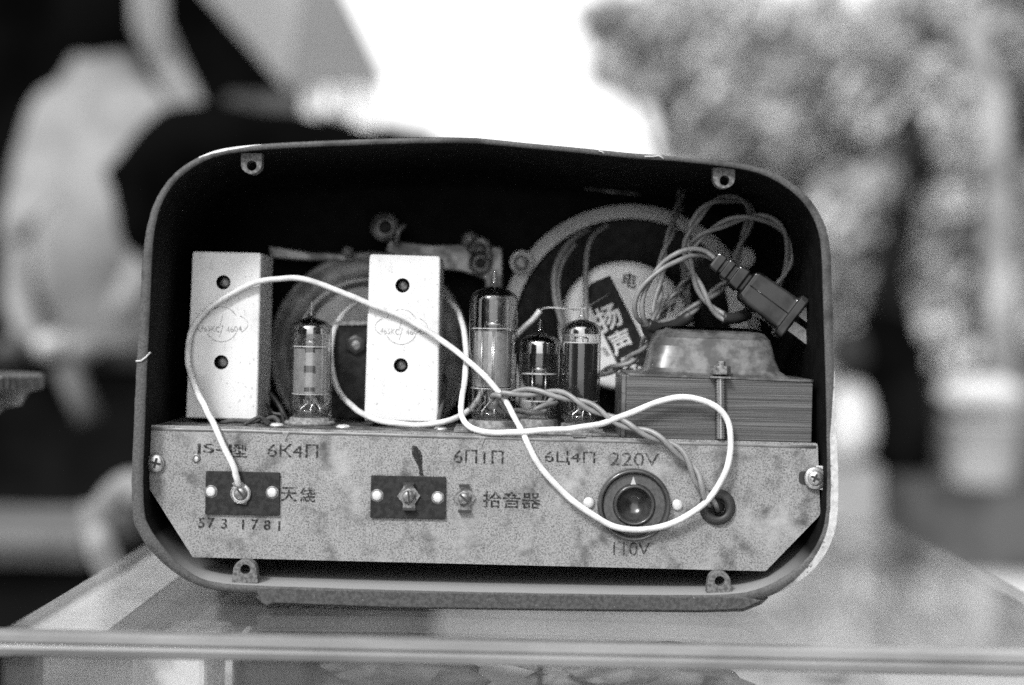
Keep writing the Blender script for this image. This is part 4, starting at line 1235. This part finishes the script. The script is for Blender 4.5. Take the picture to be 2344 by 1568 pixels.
def mottle(cl, n, seed):
    rr = random.Random(seed); out = list(cl)
    for _ in range(n):
        c = rr.choice(cl); out.append((c[0] + rr.gauss(0, c[2] * .6), c[1] + rr.gauss(0, c[2] * .6), c[2] * rr.uniform(.25, .5), rr.choice((0, 0, 2, 1))))
    return out
tree('leafy_tree', 'tree whose crown edges the white sky at the top centre', 'tree', 1620, [(1560, 150, 130, 0), (1450, 60, 90, 1), (1410, 150, 62, 1), (1390, 60, 50, 1), (1500, 170, 80, 1), (1600, 300, 80, 2), (1660, 60, 130, 0), (1700, 230, 150, 0), (1620, 300, 110, 1), (1580, 30, 90, 1), (1760, 130, 110, 1)], 7.6)
tree('leafy_tree', 'broad tree filling the upper right behind the radio corner', 'tree', 1960, [(1950, 220, 170, 0), (1850, 330, 160, 0), (2050, 120, 150, 1), (1800, 120, 120, 2), (1980, 380, 160, 0), (2120, 260, 140, 1), (1880, 90, 110, 0), (1750, 400, 130, 0), (2080, 30, 120, 1), (1990, 560, 170, 1)], 8.2)
tree('leafy_tree', 'tree at the right edge with mixed light and dark leaves', 'tree', 2330, [(2260, 60, 120, 1), (2320, 250, 130, 2), (2210, 300, 110, 0), (2330, 470, 140, 1), (2250, 620, 120, 1), (2350, 700, 120, 0), (2190, 140, 90, 0), (2220, 420, 110, 2), (2340, -60, 120, 1)], 7.2)
tree('low_shrub', 'pale shrub low behind the right side of the radio', 'shrub', 1960, [(1960, 660, 130, 1), (2040, 760, 110, 0), (1950, 800, 90, 1), (2150, 560, 100, 1), (1960, 500, 120, 1), (2140, 800, 90, 0)], 7.0)
bk = MB()
vs = []; nx, nz_ = 26, 10
for i in range(nx + 1):
    for j in range(nz_ + 1):
        X = U(1540, 700, 9.5).x + i * .28
        vs.append(Vector((X, 9.3 + j * .15 + noise.noise(Vector((i * .5, j * .5, 0))) * .4, GZ + (j / nz_) * (2.9 + .5 * noise.noise(Vector((i * .35, 3, 1)))))))
bk.add(vs, [[i * (nz_ + 1) + j, (i + 1) * (nz_ + 1) + j, (i + 1) * (nz_ + 1) + j + 1, i * (nz_ + 1) + j + 1] for i in range(nx) for j in range(nz_)], 0, True)
hl = bk.build('hillside', bgmat('hill_scrub', .07, .32, 2.2), None); hl['kind'] = 'structure'


def trunk(pts, D, rad, m_, label, rf=None):
    q = MB(); q.tube([U(x, y, D) for x, y in crom(pts, 6)], rad, 14, rf=rf or (lambda s: 1.15 - .35 * s))
    t = q.build('tree_trunk', m_, None); tag(t, label, 'tree trunk'); return t


trunk([(2062, 1200), (2060, 1050), (2065, 900), (2050, 760), (2035, 640), (2060, 520), (2090, 400), (2110, 260)], 6.6, 74 * K(6.6), bgmat('black_bark', .006, .012), 'dark tree trunk right of the radio', lambda s: 1.15 - .95 * s ** .8)
trunk([(2300, 1240), (2296, 1000), (2290, 760), (2285, 560), (2280, 380), (2270, 230), (2235, 120), (2225, 40)], 6.3, 32 * K(6.3), m_barkp, 'pale slender trunk near the right edge')
pris([(1975, 770, 6.4), (2020, 700, 6.4), (2085, 720, 6.4), (2130, 800, 6.4), (2150, 1000, 6.4), (2135, 1225, 6.4), (1990, 1225, 6.4), (1965, 980, 6.4)], .4, 'sheeted_cart', bgmat('cart_sheet', .002, .006), bevel=.04)
tag(bpy.data.objects['sheeted_cart'], 'black sheeted cart standing at the foot of the dark trunk', 'cart')
pris([(2125, 735, 7.0), (2210, 700, 7.0), (2440, 690, 7.0), (2440, 1190, 7.0), (2120, 1190, 7.0)], .3, 'grey_screen', bgmat('grey_screen_cloth', .05, .16, 3), bevel=.02)
tag(bpy.data.objects['grey_screen'], 'mottled grey screen behind the white pot', 'screen')
k = K(5.2)
def bucket(cx, yt, yb, r, g, name, label, cat, D=5.2, legs=False):
    c_ = U(cx, yb, D); h_ = (yb - yt) * K(D); r_ = r * K(D)
    q = MB().lathe([(r_ * .8, 0), (r_ * .84, h_ * .05), (r_ * .98, h_ * .9), (r_ * 1.04, h_ * .92), (r_ * 1.04, h_), (r_ * .9, h_ * 1.0), (r_ * .7, h_ * .2), (0, h_ * .2)], c_, n=32)
    o = q.build(name, bgmat(name + '_skin', g), None); tag(o, label, cat)
    return o
def pile(cx, yt, yb, r, g, name, label, cat, D):
    c_ = U(cx, (yt + yb) / 2, D)
    o = MB().sphere(c_, 1, 20, sc=(r * K(D), .12, (yb - yt) / 2 * K(D)), disp=.12, ds=2).build(name, bgmat(name + '_cloth', g), None); tag(o, label, cat)
pris([(2080, 1110, 5.6), (2400, 1110, 5.6), (2440, 1400, 5.6), (2060, 1400, 5.6)], .4, 'plank_bench', bgmat('bench_paint', .04, .08)).update_tag()
bo = bpy.data.objects['plank_bench']; tag(bo, 'low pale bench carrying the white pot', 'bench')
bucket(2245, 955, 1106, 84, .22, 'white_pot', 'round white pot standing on the low bench', 'pot', 5.7)
pile(2245, 862, 940, 98, .34, 'folded_sheet', 'white folded sheet on top of the round white pot', 'sheet', 5.7)
pris([(1890, 1070, 6.0), (2015, 1070, 6.0), (2020, 1275, 6.0), (1885, 1275, 6.0)], .3, 'grey_crate', bgmat('grey_crate_paint', .2, .28)).update_tag()
tag(bpy.data.objects['grey_crate'], 'grey crate just right of the radio', 'crate')
pile(1945, 872, 1066, 54, .36, 'white_sack', 'white sack standing on the grey crate', 'sack', 6.15)
pile(1940, 748, 865, 44, .02, 'black_bag', 'black bag on top of the white sack', 'bag', 6.15)
for o in bpy.data.objects:
    if o.parent is None:
        b_ = o.name.split('.')[0]
        g = {'leafy_tree': 'trees behind the radio at the right', 'bundle': 'cloth bundles on the stall counter', 'crumpled_cloth': 'crumpled cloths in the display case'}.get(b_)
        if g: o['group'] = g
print('objects', len(bpy.data.objects))

# added dark walls beside and behind the camera, out of view, shaping reflections and shade
nb = MB().box((1.0, -2.6, GZ), (1.08, .30, 2.3)).build('added_wall_right', bgmat('added_wall_cloth', .03, .05), None, bevel=.004)
tag(nb, 'added dark cloth wall right of the camera, out of view, for reflections and shade', 'stall')
nb = MB().box((-1.38, -2.6, GZ), (-1.30, -.1, 1.25)).build('added_wall_left', bgmat('screen_cloth', .03, .05), None, bevel=.004)
tag(nb, 'added dark low cloth wall left of the camera, out of view, for reflections and shade', 'screen')
